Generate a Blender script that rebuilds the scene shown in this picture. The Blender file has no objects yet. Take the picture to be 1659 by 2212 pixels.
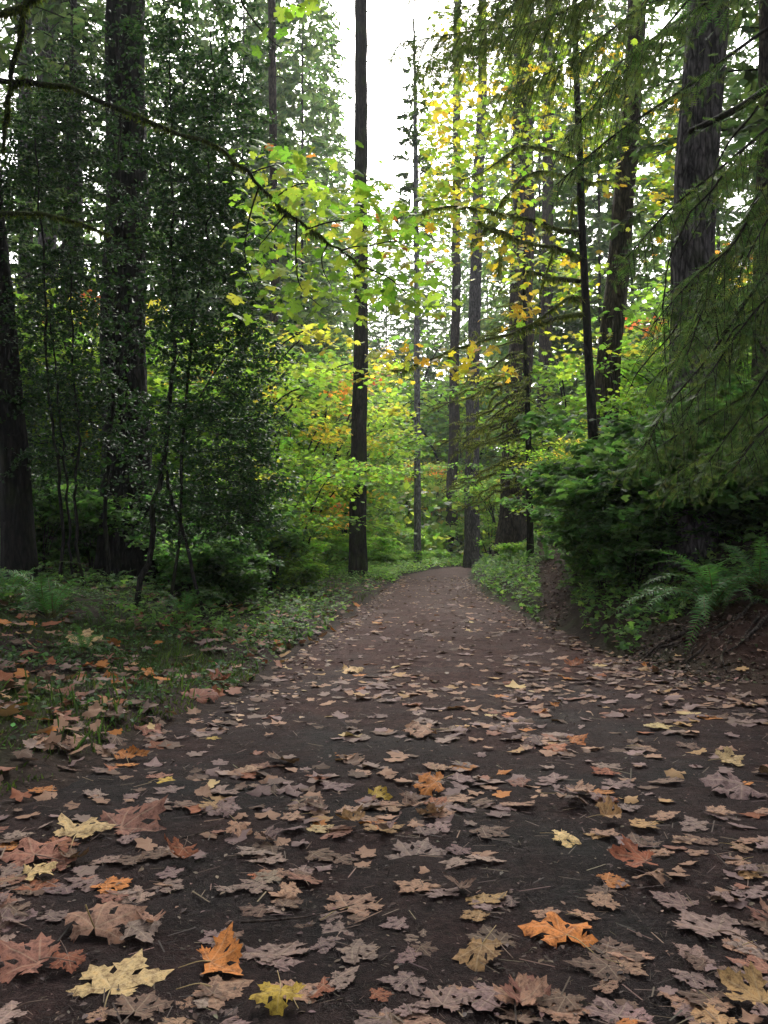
import bpy, math, random
import numpy as np
from mathutils import Vector, Matrix

rng = np.random.default_rng(11)
random.seed(11)
S = bpy.context.scene
COL = S.collection
PI = math.pi

# ------------------------------------------------------------------ camera
F = 1916.0                      # focal length in units of a 1659 x 2212 picture
PITCH = math.radians(1.97)
CAM_H = 1.4
cam_d = bpy.data.cameras.new('camera')
cam = bpy.data.objects.new('camera', cam_d)
COL.objects.link(cam)
cam.location = (0, 0, CAM_H)
cam.rotation_euler = (PI / 2 + PITCH, 0, 0)
cam_d.sensor_fit = 'VERTICAL'
cam_d.sensor_height = 24
cam_d.lens = 24 * F / 2212
cam_d.clip_start = 0.05
cam_d.clip_end = 600
S.camera = cam

# ------------------------------------------------------------------ sky, sun, exposure
SUN_EL, SUN_AZ = 44.0, 1.5     # bright part of the overcast sky, ahead over the path
w = bpy.data.worlds.new('World')
S.world = w
w.use_nodes = True
nt = w.node_tree
nt.nodes.clear()
sky = nt.nodes.new('ShaderNodeTexSky')
sky.sky_type = 'NISHITA'
sky.sun_disc = False
sky.sun_elevation = math.radians(SUN_EL)
sky.sun_rotation = math.radians(SUN_AZ)
sky.air_density = 1.0
sky.dust_density = 6.0
sky.ozone_density = 1.0
hs = nt.nodes.new('ShaderNodeHueSaturation')
hs.inputs['Saturation'].default_value = 0.35
bg = nt.nodes.new('ShaderNodeBackground')
bg.inputs['Strength'].default_value = 0.15
out = nt.nodes.new('ShaderNodeOutputWorld')
nt.links.new(sky.outputs[0], hs.inputs['Color'])
nt.links.new(hs.outputs[0], bg.inputs['Color'])
nt.links.new(bg.outputs[0], out.inputs['Surface'])

sun_d = bpy.data.lights.new('sun', 'SUN')
sun_d.energy = 1.5
sun_d.angle = math.radians(30)
sun_d.color = (1.0, 0.97, 0.92)
sun = bpy.data.objects.new('sun', sun_d)
COL.objects.link(sun)
e, a = math.radians(SUN_EL), math.radians(SUN_AZ)
sun.rotation_euler = Vector((-math.sin(a) * math.cos(e), -math.cos(a) * math.cos(e), -math.sin(e))).to_track_quat('-Z', 'Y').to_euler()

S.view_settings.view_transform = 'Standard'
S.view_settings.look = 'None'
S.view_settings.gamma = 1
S.view_settings.exposure = 1.7
S.view_settings.use_curve_mapping = False
S.render.engine = 'CYCLES'
cy = S.cycles
cy.use_denoising = True
cy.denoiser = 'OPENIMAGEDENOISE'
cy.denoising_input_passes = 'RGB_ALBEDO_NORMAL'
cy.max_bounces = 7
cy.diffuse_bounces = 4
cy.glossy_bounces = 2
cy.transmission_bounces = 4
cy.volume_bounces = 0
cy.transparent_max_bounces = 8
cy.sample_clamp_indirect = 6
cy.use_adaptive_sampling = True
cy.adaptive_threshold = 0.02
cy.caustics_reflective = False
cy.caustics_refractive = False

# ------------------------------------------------------------------ maths helpers
CT, ST = math.cos(PITCH), math.sin(PITCH)


def P(px, py, d):
    """point seen at (px, py) of the 1659 x 2212 picture at ground distance d"""
    u, v = (px - 829.5) / F, (1106 - py) / F
    y, z = CT - v * ST, ST + v * CT
    s = d / y
    return np.array([u * s, d, CAM_H + z * s])


def PX(p):
    """picture column of a point"""
    q = CT * p[1] + ST * (p[2] - CAM_H)
    return 829.5 + F * p[0] / max(q, 0.3)


def PY(p):
    q = CT * p[1] + ST * (p[2] - CAM_H)
    return 1106 - F * (-ST * p[1] + CT * (p[2] - CAM_H)) / max(q, 0.3)


def _hash(i, j, k):
    h = (i * 374761393 + j * 668265263 + k * 2147483647 * 3 + 1274126177) & 0xffffffff
    h = ((h ^ (h >> 13)) * 1274126177) & 0xffffffff
    h = (h ^ (h >> 16)) & 0xffffffff
    return h / 4294967295.0


def vnoise(x, y, z=0.0):
    x, y, z = np.broadcast_arrays(np.asarray(x, float), np.asarray(y, float), np.asarray(z, float))
    xi, yi, zi = np.floor(x).astype(np.int64), np.floor(y).astype(np.int64), np.floor(z).astype(np.int64)
    fx, fy, fz = x - xi, y - yi, z - zi
    fx, fy, fz = [f * f * (3 - 2 * f) for f in (fx, fy, fz)]
    r = 0
    for a in (0, 1):
        for b in (0, 1):
            for c in (0, 1):
                r = r + _hash(xi + a, yi + b, zi + c) * (fx if a else 1 - fx) * (fy if b else 1 - fy) * (fz if c else 1 - fz)
    return r


def fbm(x, y, z=0.0, o=4):
    x, y, z = np.asarray(x, float), np.asarray(y, float), np.asarray(z, float)
    r, a, t = 0, 1.0, 0.0
    for i in range(o):
        r = r + a * vnoise(x * 2 ** i + 17.3 * i, y * 2 ** i + 9.1 * i, z * 2 ** i)
        t += a
        a *= 0.5
    return r / t


def sstep(a, b, x):
    t = np.clip((np.asarray(x, float) - a) / (b - a), 0, 1)
    return t * t * (3 - 2 * t)


def norm(v):
    return v / np.maximum(np.linalg.norm(v, axis=-1, keepdims=True), 1e-9)


def smooth(pts, n):
    p = np.asarray(pts, float)
    if len(p) == 2:
        return p[0] + (p[1] - p[0]) * np.linspace(0, 1, n)[:, None]
    q = np.vstack([2 * p[0] - p[1], p, 2 * p[-1] - p[-2]])
    t = np.linspace(0, len(p) - 1 - 1e-9, n)
    i = t.astype(int)
    f = (t - i)[:, None]
    a, b, c, d = q[i], q[i + 1], q[i + 2], q[i + 3]
    return 0.5 * (2 * b + (c - a) * f + (2 * a - 5 * b + 4 * c - d) * f ** 2 + (3 * b - a - 3 * c + d) * f ** 3)


# ------------------------------------------------------------------ mesh building
class MB:
    def __init__(s):
        s.v, s.t, s.c, s.m, s.n = [], [], [], [], 0

    def add(s, v, t, c=(1, 1, 1), mat=0, rib=0.0):
        v = np.asarray(v, float).reshape(-1, 3)
        t = np.asarray(t, np.int64).reshape(-1, 3)
        c4 = np.ones((len(v), 4))
        c4[:, :3] = c
        c4[:, 3] = rib
        s.v.append(v)
        s.t.append(t + s.n)
        s.c.append(c4)
        s.m.append(np.full(len(t), mat, np.int32))
        s.n += len(v)

    def mesh(s, name, mats, flat=False):
        me = bpy.data.meshes.new(name)
        if not s.v:
            return me
        v, t, c, m = np.vstack(s.v), np.vstack(s.t), np.vstack(s.c), np.concatenate(s.m)
        me.vertices.add(len(v))
        me.vertices.foreach_set('co', v.astype(np.float32).ravel())
        me.loops.add(len(t) * 3)
        me.loops.foreach_set('vertex_index', t.astype(np.int32).ravel())
        me.polygons.add(len(t))
        me.polygons.foreach_set('loop_start', np.arange(0, len(t) * 3, 3, dtype=np.int32))
        me.polygons.foreach_set('loop_total', np.full(len(t), 3, np.int32))
        me.polygons.foreach_set('material_index', m)
        me.polygons.foreach_set('use_smooth', np.full(len(t), not flat))
        at = me.attributes.new('Col', 'FLOAT_COLOR', 'POINT')
        at.data.foreach_set('color', c.astype(np.float32).ravel())
        for x in (mats if isinstance(mats, (list, tuple)) else [mats]):
            me.materials.append(x)
        me.update(calc_edges=True)
        return me

    def obj(s, name, mats, parent=None, flat=False, kind=None):
        return link(name, s.mesh(name, mats, flat), parent, kind)


def link(name, me, parent=None, kind=None):
    o = bpy.data.objects.new(name, me)
    COL.objects.link(o)
    if parent is not None:
        o.parent = parent
        if me is not None and parent.location.length > 0:
            o.matrix_parent_inverse = Matrix.Translation(-Vector(parent.location))
    if kind:
        o['kind'] = kind
    return o


USED = set()


def tag(o, label, cat, group=None):
    if label in USED and not group:
        print('DUP LABEL', label)
    USED.add(label)
    o['label'] = label
    o['category'] = cat
    if group:
        o['group'] = group


def thing(name, label, cat, loc=(0, 0, 0), group=None):
    o = bpy.data.objects.new(name, None)
    o.empty_display_size = 0.2
    COL.objects.link(o)
    o.location = [float(x) for x in loc]
    tag(o, label, cat, group)
    return o


def place(name, me, parent, loc, rot=(0, 0, 0), sc=1.0, kind=None, color=None):
    """a copy of a shared mesh, given in world space, under parent"""
    o = bpy.data.objects.new(name, me)
    COL.objects.link(o)
    if parent is not None:
        o.parent = parent
        loc = Vector([float(x) for x in loc]) - parent.location
    o.location = [float(x) for x in loc]
    o.rotation_euler = [float(x) for x in rot]
    o.scale = (sc, sc, sc) if not hasattr(sc, '__len__') else sc
    if kind:
        o['kind'] = kind
    if color is not None:
        o.color = (*[float(x) for x in color], 1)
    return o


def tube_arrays(pts, rad, seg=6, bump=0.0, seed=0.0):
    pts = np.asarray(pts, float)
    n = len(pts)
    rad = np.broadcast_to(np.asarray(rad, float), (n,))
    T = norm(np.gradient(pts, axis=0))
    up = np.array([0, 0, 1.0])
    if abs(T[:, 2]).mean() > 0.75:
        up = np.array([0, 1.0, 0])
    A = norm(np.cross(T, up))
    B = np.cross(A, T)
    th = np.arange(seg) / seg * 2 * PI
    R = rad[:, None] * np.ones(seg)
    if bump:
        R = R * (1 + bump * (vnoise(np.arange(n)[:, None] * 0.7 + seed, np.arange(seg)[None] * 0.9, seed) - 0.5) * 2)
    v = pts[:, None] + R[..., None] * (np.cos(th)[None, :, None] * A[:, None] + np.sin(th)[None, :, None] * B[:, None])
    i = np.arange(n - 1)[:, None] * seg
    j = np.arange(seg)[None]
    j2 = (j + 1) % seg
    a, b, c, d = i + j, i + j2, i + seg + j2, i + seg + j
    t = np.concatenate([np.stack([a, b, c], -1).reshape(-1, 3), np.stack([a, c, d], -1).reshape(-1, 3)])
    v = v.reshape(-1, 3)
    tip = len(v)
    v = np.vstack([v, pts[-1] + T[-1] * rad[-1] * 0.6])
    k = (n - 1) * seg
    t = np.vstack([t, np.stack([k + np.arange(seg), k + (np.arange(seg) + 1) % seg, np.full(seg, tip)], -1)])
    return v, t


def scatter(mb, tv, tt, pos, X, Y, Z, scale, col, mat=0, rib=None):
    """copies of a template (its axes sent to X, Y, Z) joined into mb"""
    pos = np.asarray(pos, float)
    n, k = len(pos), len(tv)
    if n == 0:
        return
    sc = np.broadcast_to(np.asarray(scale, float), (n,))
    M = np.stack([X, Y, Z], axis=1)
    v = np.einsum('kc,ncd->nkd', tv, M) * sc[:, None, None] + pos[:, None]
    t = (tt[None] + (np.arange(n) * k)[:, None, None]).reshape(-1, 3)
    c = np.broadcast_to(np.asarray(col, float), (n, 3))
    mb.add(v.reshape(-1, 3), t, np.repeat(c, k, 0), mat, 0.0 if rib is None else np.tile(rib, n))


def frames(nrm, rng, d=None):
    """X, Y, Z frames with Z along nrm, Y along d (or random)"""
    nrm = norm(nrm)
    if d is None:
        d = rng.normal(size=nrm.shape)
    Y = norm(d - (d * nrm).sum(-1, keepdims=True) * nrm)
    return np.cross(Y, nrm), Y, nrm


# ------------------------------------------------------------------ materials
def nodes(name):
    m = bpy.data.materials.new(name)
    m.use_nodes = True
    t = m.node_tree
    t.nodes.clear()
    o = t.nodes.new('ShaderNodeOutputMaterial')
    return m, t, o


def nd(t, typ, **kw):
    n = t.nodes.new(typ)
    for k, v in kw.items():
        if k in n.inputs:
            n.inputs[k].default_value = v
        else:
            setattr(n, k, v)
    return n


def ramp(t, fac, stops):
    r = t.nodes.new('ShaderNodeValToRGB')
    el = r.color_ramp.elements
    while len(el) < len(stops):
        el.new(0.5)
    for x, (p, c) in zip(el, stops):
        x.position = p
        x.color = (*c, 1) if len(c) == 3 else c
    t.links.new(fac, r.inputs[0])
    return r.outputs[0]


def mixc(t, fac, a, b, mode='MIX'):
    m = t.nodes.new('ShaderNodeMix')
    m.data_type = 'RGBA'
    m.blend_type = mode
    for i, x in ((0, fac), (6, a), (7, b)):
        if isinstance(x, (int, float)):
            m.inputs[i].default_value = x
        elif isinstance(x, tuple):
            m.inputs[i].default_value = (*x, 1)
        else:
            t.links.new(x, m.inputs[i])
    return m.outputs[2]


def noise(t, scale, detail=4, vec=None, rough=0.6):
    n = nd(t, 'ShaderNodeTexNoise', Scale=scale, Detail=detail, Roughness=rough)
    if vec is not None:
        t.links.new(vec, n.inputs['Vector'])
    return n.outputs['Fac']


def coords(t, scale=(1, 1, 1), kind='Object'):
    c = t.nodes.new('ShaderNodeTexCoord')
    m = t.nodes.new('ShaderNodeMapping')
    m.inputs['Scale'].default_value = scale
    t.links.new(c.outputs[kind], m.inputs['Vector'])
    return m.outputs[0]


def bark(name, dark, light, moss=(0.05, 0.07, 0.015), mossy=0.3, bump=1.0, fine=1.0):
    m, t, o = nodes(name)
    v = coords(t, (15 * fine, 15 * fine, 3.4 * fine))
    v2 = coords(t, (1, 1, 0.5))
    f1 = noise(t, 1.0, 9, v, 0.7)
    f2 = noise(t, 2.3, 5, v2)
    c = ramp(t, f1, [(0.38, dark), (0.5, tuple(0.45 * (a + b) for a, b in zip(dark, light))), (0.64, light)])
    wv = nd(t, 'ShaderNodeVectorMath', operation='ADD')
    nv = nd(t, 'ShaderNodeTexNoise', Scale=0.9, Detail=3)
    t.links.new(v, nv.inputs['Vector'])
    t.links.new(v, wv.inputs[0])
    t.links.new(nv.outputs['Color'], wv.inputs[1])
    vo = nd(t, 'ShaderNodeTexVoronoi', feature='DISTANCE_TO_EDGE', Scale=0.8)
    t.links.new(wv.outputs[0], vo.inputs['Vector'])
    ck = ramp(t, vo.outputs['Distance'], [(0.02, (0.25, 0.25, 0.25)), (0.16, (1, 1, 1))])
    c = mixc(t, 0.85, c, ck, 'MULTIPLY')
    hh = nd(t, 'ShaderNodeMath', operation='MULTIPLY')
    t.links.new(ck, hh.inputs[0])
    t.links.new(f1, hh.inputs[1])
    mf = ramp(t, f2, [(0.62 - 0.25 * mossy, (0, 0, 0)), (0.78 - 0.2 * mossy, (mossy, mossy, mossy))])
    c = mixc(t, mf, c, moss)
    p = nd(t, 'ShaderNodeBsdfPrincipled', Roughness=0.9)
    p.inputs['Specular IOR Level'].default_value = 0.2
    b = nd(t, 'ShaderNodeBump', Strength=bump, Distance=0.02)
    t.links.new(hh.outputs[0], b.inputs['Height'])
    t.links.new(c, p.inputs['Base Color'])
    t.links.new(b.outputs[0], p.inputs['Normal'])
    t.links.new(p.outputs[0], o.inputs[0])
    return m


def leaf(name, trans=0.4, rough=0.45, spec=0.35, src='attr', tint=(1, 1, 1), var=0.25, rib=0.0, spots=0.0, tgain=1.5):
    """foliage: colour from the mesh (attr) or from the object, light passing through"""
    m, t, o = nodes(name)
    at = nd(t, 'ShaderNodeAttribute', attribute_name='Col')
    oi = t.nodes.new('ShaderNodeObjectInfo')
    c = at.outputs['Color'] if src == 'attr' else oi.outputs['Color']
    if tint != (1, 1, 1):
        c = mixc(t, 1.0, c, tint, 'MULTIPLY')
    h = nd(t, 'ShaderNodeHueSaturation')
    mr = nd(t, 'ShaderNodeMapRange')
    mr.inputs[3].default_value = 1 - var
    mr.inputs[4].default_value = 1 + var
    t.links.new(oi.outputs['Random'], mr.inputs[0])
    t.links.new(mr.outputs[0], h.inputs['Value'])
    t.links.new(c, h.inputs['Color'])
    c = h.outputs[0]
    if spots:
        v = coords(t, (1, 1, 1))
        f = noise(t, 5.0, 5, v, 0.7)
        f2 = noise(t, 26.0, 2, v)
        k = ramp(t, f, [(0.36, (0.36, 0.30, 0.28)), (0.52, (1, 1, 1)), (0.72, (1.25, 1.12, 0.95))])
        c = mixc(t, spots, c, k, 'MULTIPLY')
        k2 = ramp(t, f2, [(0.3, (0.6, 0.55, 0.5)), (0.45, (1, 1, 1))])
        c = mixc(t, spots, c, k2, 'MULTIPLY')
    if rib:
        k = ramp(t, at.outputs['Alpha'], [(0.86, (0, 0, 0)), (0.95, (rib, rib, rib))])
        c = mixc(t, k, c, mixc(t, 0.5, c, (0.62, 0.5, 0.33)))
    p = nd(t, 'ShaderNodeBsdfPrincipled', Roughness=rough)
    p.inputs['Specular IOR Level'].default_value = spec
    t.links.new(c, p.inputs['Base Color'])
    if rib:
        b = nd(t, 'ShaderNodeBump', Strength=0.4, Distance=0.01)
        t.links.new(noise(t, 9.0, 4, coords(t)), b.inputs['Height'])
        t.links.new(b.outputs[0], p.inputs['Normal'])
    if trans:
        tr = nd(t, 'ShaderNodeBsdfTranslucent')
        t.links.new(mixc(t, 1.0, c, (tgain, tgain, tgain * 0.7), 'MULTIPLY'), tr.inputs['Color'])
        mx = nd(t, 'ShaderNodeMixShader', Fac=trans)
        t.links.new(p.outputs[0], mx.inputs[1])
        t.links.new(tr.outputs[0], mx.inputs[2])
        t.links.new(mx.outputs[0], o.inputs[0])
    else:
        t.links.new(p.outputs[0], o.inputs[0])
    return m


M = {}
M['fir_bark'] = bark('fir_bark', (0.006, 0.005, 0.0042), (0.045, 0.035, 0.029), mossy=0.5)
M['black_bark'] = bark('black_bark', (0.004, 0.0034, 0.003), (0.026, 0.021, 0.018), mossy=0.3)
M['grey_bark'] = bark('grey_bark', (0.028, 0.024, 0.025), (0.17, 0.148, 0.148), mossy=0.25)
M['brown_bark'] = bark('brown_bark', (0.018, 0.013, 0.010), (0.11, 0.08, 0.066), mossy=0.3)
M['hazed_bark'] = bark('hazed_bark', (0.08, 0.075, 0.075), (0.30, 0.28, 0.28), mossy=0.15)  # grey bark made paler: the distance haze is put into its colour
M['dark_bark'] = bark('dark_bark', (0.010, 0.009, 0.008), (0.045, 0.038, 0.032), mossy=0.4, fine=2)
M['twig'] = bark('twig_bark', (0.012, 0.010, 0.008), (0.05, 0.04, 0.03), mossy=0.35, fine=3, bump=0.3)
M['shade_limb'] = bark('shade_limb', (0.012, 0.010, 0.008), (0.04, 0.034, 0.025), moss=(0.045, 0.06, 0.014), mossy=0.8, fine=2)  # darker copy of mossy_limb, silhouette shade put into the colour
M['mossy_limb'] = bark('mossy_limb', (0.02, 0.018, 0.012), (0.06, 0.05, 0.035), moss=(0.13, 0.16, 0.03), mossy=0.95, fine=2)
M['moss'] = leaf('moss', 0.4, 0.9, 0.1, var=0.15, tgain=2.0)
M['holly'] = leaf('holly_leaf', 0.28, 0.42, 0.22, tgain=1.8)
M['tree_leaf'] = leaf('maple_foliage', 0.6, 0.5, 0.3, var=0.12, tgain=2.0)
M['tree_leaf_obj'] = leaf('maple_leaf', 0.6, 0.5, 0.3, src='obj', var=0.2, rib=0.25, tgain=1.9)
M['needle'] = leaf('needles', 0.45, 0.55, 0.2, tgain=2.0)
M['shrub'] = leaf('shrub_leaf', 0.6, 0.5, 0.2, var=0.2, tgain=2.5)
M['fern'] = leaf('fern_frond', 0.35, 0.5, 0.2, var=0.25, tgain=1.8)
M['herb'] = leaf('herb_leaf', 0.5, 0.55, 0.2, tgain=2.2)
M['litter_obj'] = leaf('fallen_leaf', 0.10, 0.72, 0.2, src='obj', var=0.15, rib=0.3, spots=1.0)
M['litter'] = leaf('leaf_litter', 0.10, 0.75, 0.2, rib=0.2)
M['stalk'] = leaf('stalk', 0.0, 0.5, 0.3, src='obj')
M['debris'] = leaf('needle_debris', 0.0, 0.7, 0.2)


def ground_mat():
    m, t, o = nodes('forest_floor')
    v = coords(t)
    n1 = noise(t, 1.1, 6, v, 0.65)
    n2 = noise(t, 14, 6, v, 0.7)
    n3 = noise(t, 70, 3, v)
    soil = ramp(t, n2, [(0.3, (0.010, 0.007, 0.006)), (0.55, (0.035, 0.023, 0.018)), (0.75, (0.075, 0.05, 0.037))])
    moss = ramp(t, n3, [(0.3, (0.012, 0.020, 0.006)), (0.7, (0.05, 0.075, 0.018))])
    at = nd(t, 'ShaderNodeAttribute', attribute_name='Col')
    f = nd(t, 'ShaderNodeMath', operation='MULTIPLY')
    t.links.new(ramp(t, n1, [(0.40, (0, 0, 0)), (0.56, (1, 1, 1))]), f.inputs[0])
    t.links.new(at.outputs['Alpha'], f.inputs[1])
    c = mixc(t, f.outputs[0], soil, moss)
    c = mixc(t, at.outputs['Fac'], c, mixc(t, 0.6, c, (0.05, 0.024, 0.018)))
    p = nd(t, 'ShaderNodeBsdfPrincipled', Roughness=0.85)
    p.inputs['Specular IOR Level'].default_value = 0.08
    b = nd(t, 'ShaderNodeBump', Strength=1.0, Distance=0.03)
    t.links.new(n2, b.inputs['Height'])
    t.links.new(c, p.inputs['Base Color'])
    t.links.new(b.outputs[0], p.inputs['Normal'])
    t.links.new(p.outputs[0], o.inputs[0])
    return m


def path_mat():
    m, t, o = nodes('path_dirt')
    v = coords(t)
    n1 = noise(t, 0.9, 5, v, 0.6)
    n2 = noise(t, 26, 6, v, 0.75)
    n3 = noise(t, 150, 3, v)
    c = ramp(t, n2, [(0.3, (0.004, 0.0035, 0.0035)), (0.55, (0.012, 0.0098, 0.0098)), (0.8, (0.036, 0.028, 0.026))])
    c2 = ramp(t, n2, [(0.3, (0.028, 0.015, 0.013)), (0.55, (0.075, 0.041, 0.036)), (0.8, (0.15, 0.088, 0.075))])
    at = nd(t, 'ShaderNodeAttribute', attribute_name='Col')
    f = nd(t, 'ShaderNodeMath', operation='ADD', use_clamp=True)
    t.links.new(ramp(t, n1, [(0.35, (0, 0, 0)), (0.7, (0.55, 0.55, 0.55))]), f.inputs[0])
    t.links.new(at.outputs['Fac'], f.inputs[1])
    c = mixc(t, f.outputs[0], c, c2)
    c = mixc(t, 0.8, c, ramp(t, noise(t, 5.0, 5, v, 0.7), [(0.34, (0.5, 0.5, 0.5)), (0.5, (1, 1, 1)), (0.68, (1.45, 1.4, 1.35))]), 'MULTIPLY')
    c = mixc(t, 0.55, c, ramp(t, n3, [(0.3, (0.45, 0.45, 0.45)), (0.5, (1, 1, 1)), (0.75, (1.7, 1.55, 1.45))]), 'MULTIPLY')
    p = nd(t, 'ShaderNodeBsdfPrincipled')
    t.links.new(ramp(t, n1, [(0.3, (0.7, 0.7, 0.7)), (0.6, (0.92, 0.92, 0.92))]), p.inputs['Roughness'])
    p.inputs['Specular IOR Level'].default_value = 0.10
    b = nd(t, 'ShaderNodeBump', Strength=1.0, Distance=0.012)
    ad = nd(t, 'ShaderNodeMath', operation='ADD')
    t.links.new(n2, ad.inputs[0])
    t.links.new(n3, ad.inputs[1])
    t.links.new(ad.outputs[0], b.inputs['Height'])
    t.links.new(c, p.inputs['Base Color'])
    t.links.new(b.outputs[0], p.inputs['Normal'])
    t.links.new(p.outputs[0], o.inputs[0])
    return m


M['ground'] = ground_mat()
M['path'] = path_mat()

# ------------------------------------------------------------------ the lie of the land
_py = np.array([-30, -5, 0, 3, 5, 8, 10, 15, 22, 30, 36, 39, 46, 53, 60, 75, 150.])
_pl = np.array([-3.6, -2.9, -2.5, -2.2, -1.95, -1.35, -1.15, -0.75, -0.3, 0.35, 0.8, 1.1, 2.6, 4.9, 8.0, 16, 60.])
_pr = np.array([4.2, 4.2, 4.2, 4.1, 3.9, 3.4, 2.95, 2.7, 2.6, 3.0, 3.4, 3.7, 4.6, 7.2, 10.5, 19, 64.])


def xl(y):
    return np.interp(y, _py, _pl) + 0.25 * (fbm(np.asarray(y, float) * 0.8, 3.3, 0, 3) - 0.5) + 0.16 * (fbm(np.asarray(y, float) * 3.1, 5.3, 0, 2) - 0.5)


def xr(y):
    return np.interp(y, _py, _pr) + 0.25 * (fbm(np.asarray(y, float) * 0.8, 8.3, 0, 3) - 0.5) + 0.16 * (fbm(np.asarray(y, float) * 3.1, 1.3, 0, 2) - 0.5)


def trail_x(y):
    return 2.95 + 0.17 * (np.asarray(y, float) - 15.0)


def H(x, y):
    x, y = np.asarray(x, float), np.asarray(y, float)
    sl, sr = np.maximum(xl(y) - x, 0), np.maximum(x - xr(y), 0)
    near = sstep(8.2, 11.5, y)
    h = 0.10 * sstep(0, 0.5, sl) + 0.62 * sstep(0.2, 6.5, sl) + 0.02 * sl
    bank = 0.35 * sstep(0, 0.6, sr) + 1.15 * sstep(0.2, 3.4, sr) + 0.05 * sr
    h = h + bank * near + (0.22 * sstep(0, 2.5, sr) + 0.05 * sr) * (1 - near)
    # root mound beside the path and the bump before the little side trail
    h = h + 0.14 * np.exp(-((x - 4.1) ** 2 / 0.9 + (y - 10.0) ** 2 / 1.6)) - 0.22 * np.exp(-((x - 4.3) ** 2 / 1.2 + (y - 11.6) ** 2 / 1.4))
    dtr = x - trail_x(y)
    h = h - 0.22 * np.exp(-dtr ** 2 / 0.25) * sstep(14.5, 17, y) * sstep(40, 22, y) * (sr > 0)
    off = sstep(0, 0.7, sl + sr)
    h = h + off * (0.28 * (fbm(x * 0.45, y * 0.45, 0, 4) - 0.5) + 0.09 * (fbm(x * 2.3, y * 2.3, 1.0, 3) - 0.5) + 0.05 * (fbm(x * 6, y * 6, 5.0, 2) - 0.5))
    rough = np.exp(-((x - 4.2) ** 2 / 1.8 + (y - 10.2) ** 2 / 2.5)) + np.exp(-(x - trail_x(y)) ** 2 / 0.3) * sstep(14, 16, y) * sstep(40, 24, y)
    h = h + off * rough * (0.16 * (fbm(x * 4.3, y * 4.3, 15.0, 3) - 0.5) + 0.07 * (fbm(x * 11, y * 11, 16.0, 2) - 0.5))
    h = h + (1 - off) * (0.05 * (fbm(x * 0.6, y * 0.6, 2.0, 3) - 0.5))
    return h


def G(px, py, dmax=60):
    """where the view ray through (px, py) meets the land"""
    d = np.linspace(1.5, dmax, 3000)
    u, v = (px - 829.5) / F, (1106 - py) / F
    y, z = CT - v * ST, ST + v * CT
    x_, z_ = u * d / y, CAM_H + z * d / y
    hit = np.nonzero(z_ < H(x_, d))[0]
    i = hit[0] if len(hit) else -1
    return np.array([x_[i], d[i], float(H(x_[i], d[i]))])


def axis(near, mid, far, s0, s1, s2, both=True):
    a = np.arange(0, near, s0)
    b = np.arange(near, mid, s1)
    c = np.linspace(mid, far, s2)
    p = np.concatenate([a, b, c])
    return np.concatenate([-p[:0:-1], p]) if both else p


def grid(xs, ys, zfun, keep=None, cfun=None):
    X, Y = np.meshgrid(xs, ys)
    Z = zfun(X, Y)
    v = np.stack([X, Y, Z], -1).reshape(-1, 3)
    nx = len(xs)
    i = (np.arange(len(ys) - 1)[:, None] * nx + np.arange(nx - 1)[None]).ravel()
    t = np.concatenate([np.stack([i, i + 1, i + nx + 1], -1), np.stack([i, i + nx + 1, i + nx], -1)])
    return v, t


xs = axis(5.6, 16, 90, 0.08, 0.35, 24)
ys = np.concatenate([np.linspace(-24, 1.5, 16, endpoint=False), np.arange(1.5, 14, 0.09), np.arange(14, 30, 0.22), np.arange(30, 64, 0.7), np.linspace(64, 150, 24)])
v, t = grid(xs, ys, lambda x, y: H(x, y))
inside = sstep(0.0, 0.25, np.minimum(v[:, 0] - xl(v[:, 1]), xr(v[:, 1]) - v[:, 0]))
v[:, 2] -= 0.05 * inside
sr_ = v[:, 0] - xr(v[:, 1])
sl_ = xl(v[:, 1]) - v[:, 0]
mossy = np.where(sr_ > -0.3, 0.25 + 0.4 * sstep(12, 16, v[:, 1]), sstep(0.15, 1.1, sl_ + 0.9 * (fbm(v[:, 0] * 2, v[:, 1] * 2, 6.0, 3) - 0.5)))
bare = np.exp(-((v[:, 0] - trail_x(v[:, 1])) / 0.27) ** 4) * (sr_ > -0.2) * sstep(14, 16, v[:, 1]) + sstep(0.6, 0.95, np.exp(-((v[:, 0] - 4.1) ** 2 / 1.6 + (v[:, 1] - 9.9) ** 2 / 2.2)))
bare = np.clip(bare + (sr_ > -0.4) * sstep(10.5, 8, v[:, 1]) * 0.8, 0, 1)
g = MB()
g.add(v, t, np.repeat(bare[:, None], 3, 1), 0, mossy * (1 - bare))
g.obj('ground', M['ground'], kind='structure')

ty = np.concatenate([np.arange(-22, 1.5, 0.8), np.arange(1.5, 12, 0.07), np.arange(12, 30, 0.2), np.arange(30, 76, 0.6)])
tx = np.linspace(0, 1, 70)
X = (xl(ty) - 0.18)[:, None] + (xr(ty) - xl(ty) + 0.36)[:, None] * tx[None]
Y = np.repeat(ty[:, None], 70, 1)
Z = H(X, Y) + 0.022 * (fbm(X * 9, Y * 9, 4.0, 3) - 0.5) + 0.03 * (fbm(X * 2.6, Y * 2.2, 14.0, 3) - 0.5)
edge = np.minimum(tx, 1 - tx)
Z -= (0.05 * sstep(0.05, 0.0, edge))[None]
i = (np.arange(len(ty) - 1)[:, None] * 70 + np.arange(69)[None]).ravel()
t = np.concatenate([np.stack([i, i + 1, i + 71], -1), np.stack([i, i + 71, i + 70], -1)])
g = MB()
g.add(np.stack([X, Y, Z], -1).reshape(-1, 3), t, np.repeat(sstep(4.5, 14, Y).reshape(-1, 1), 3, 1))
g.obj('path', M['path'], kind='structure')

# ------------------------------------------------------------------ leaf templates


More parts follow.
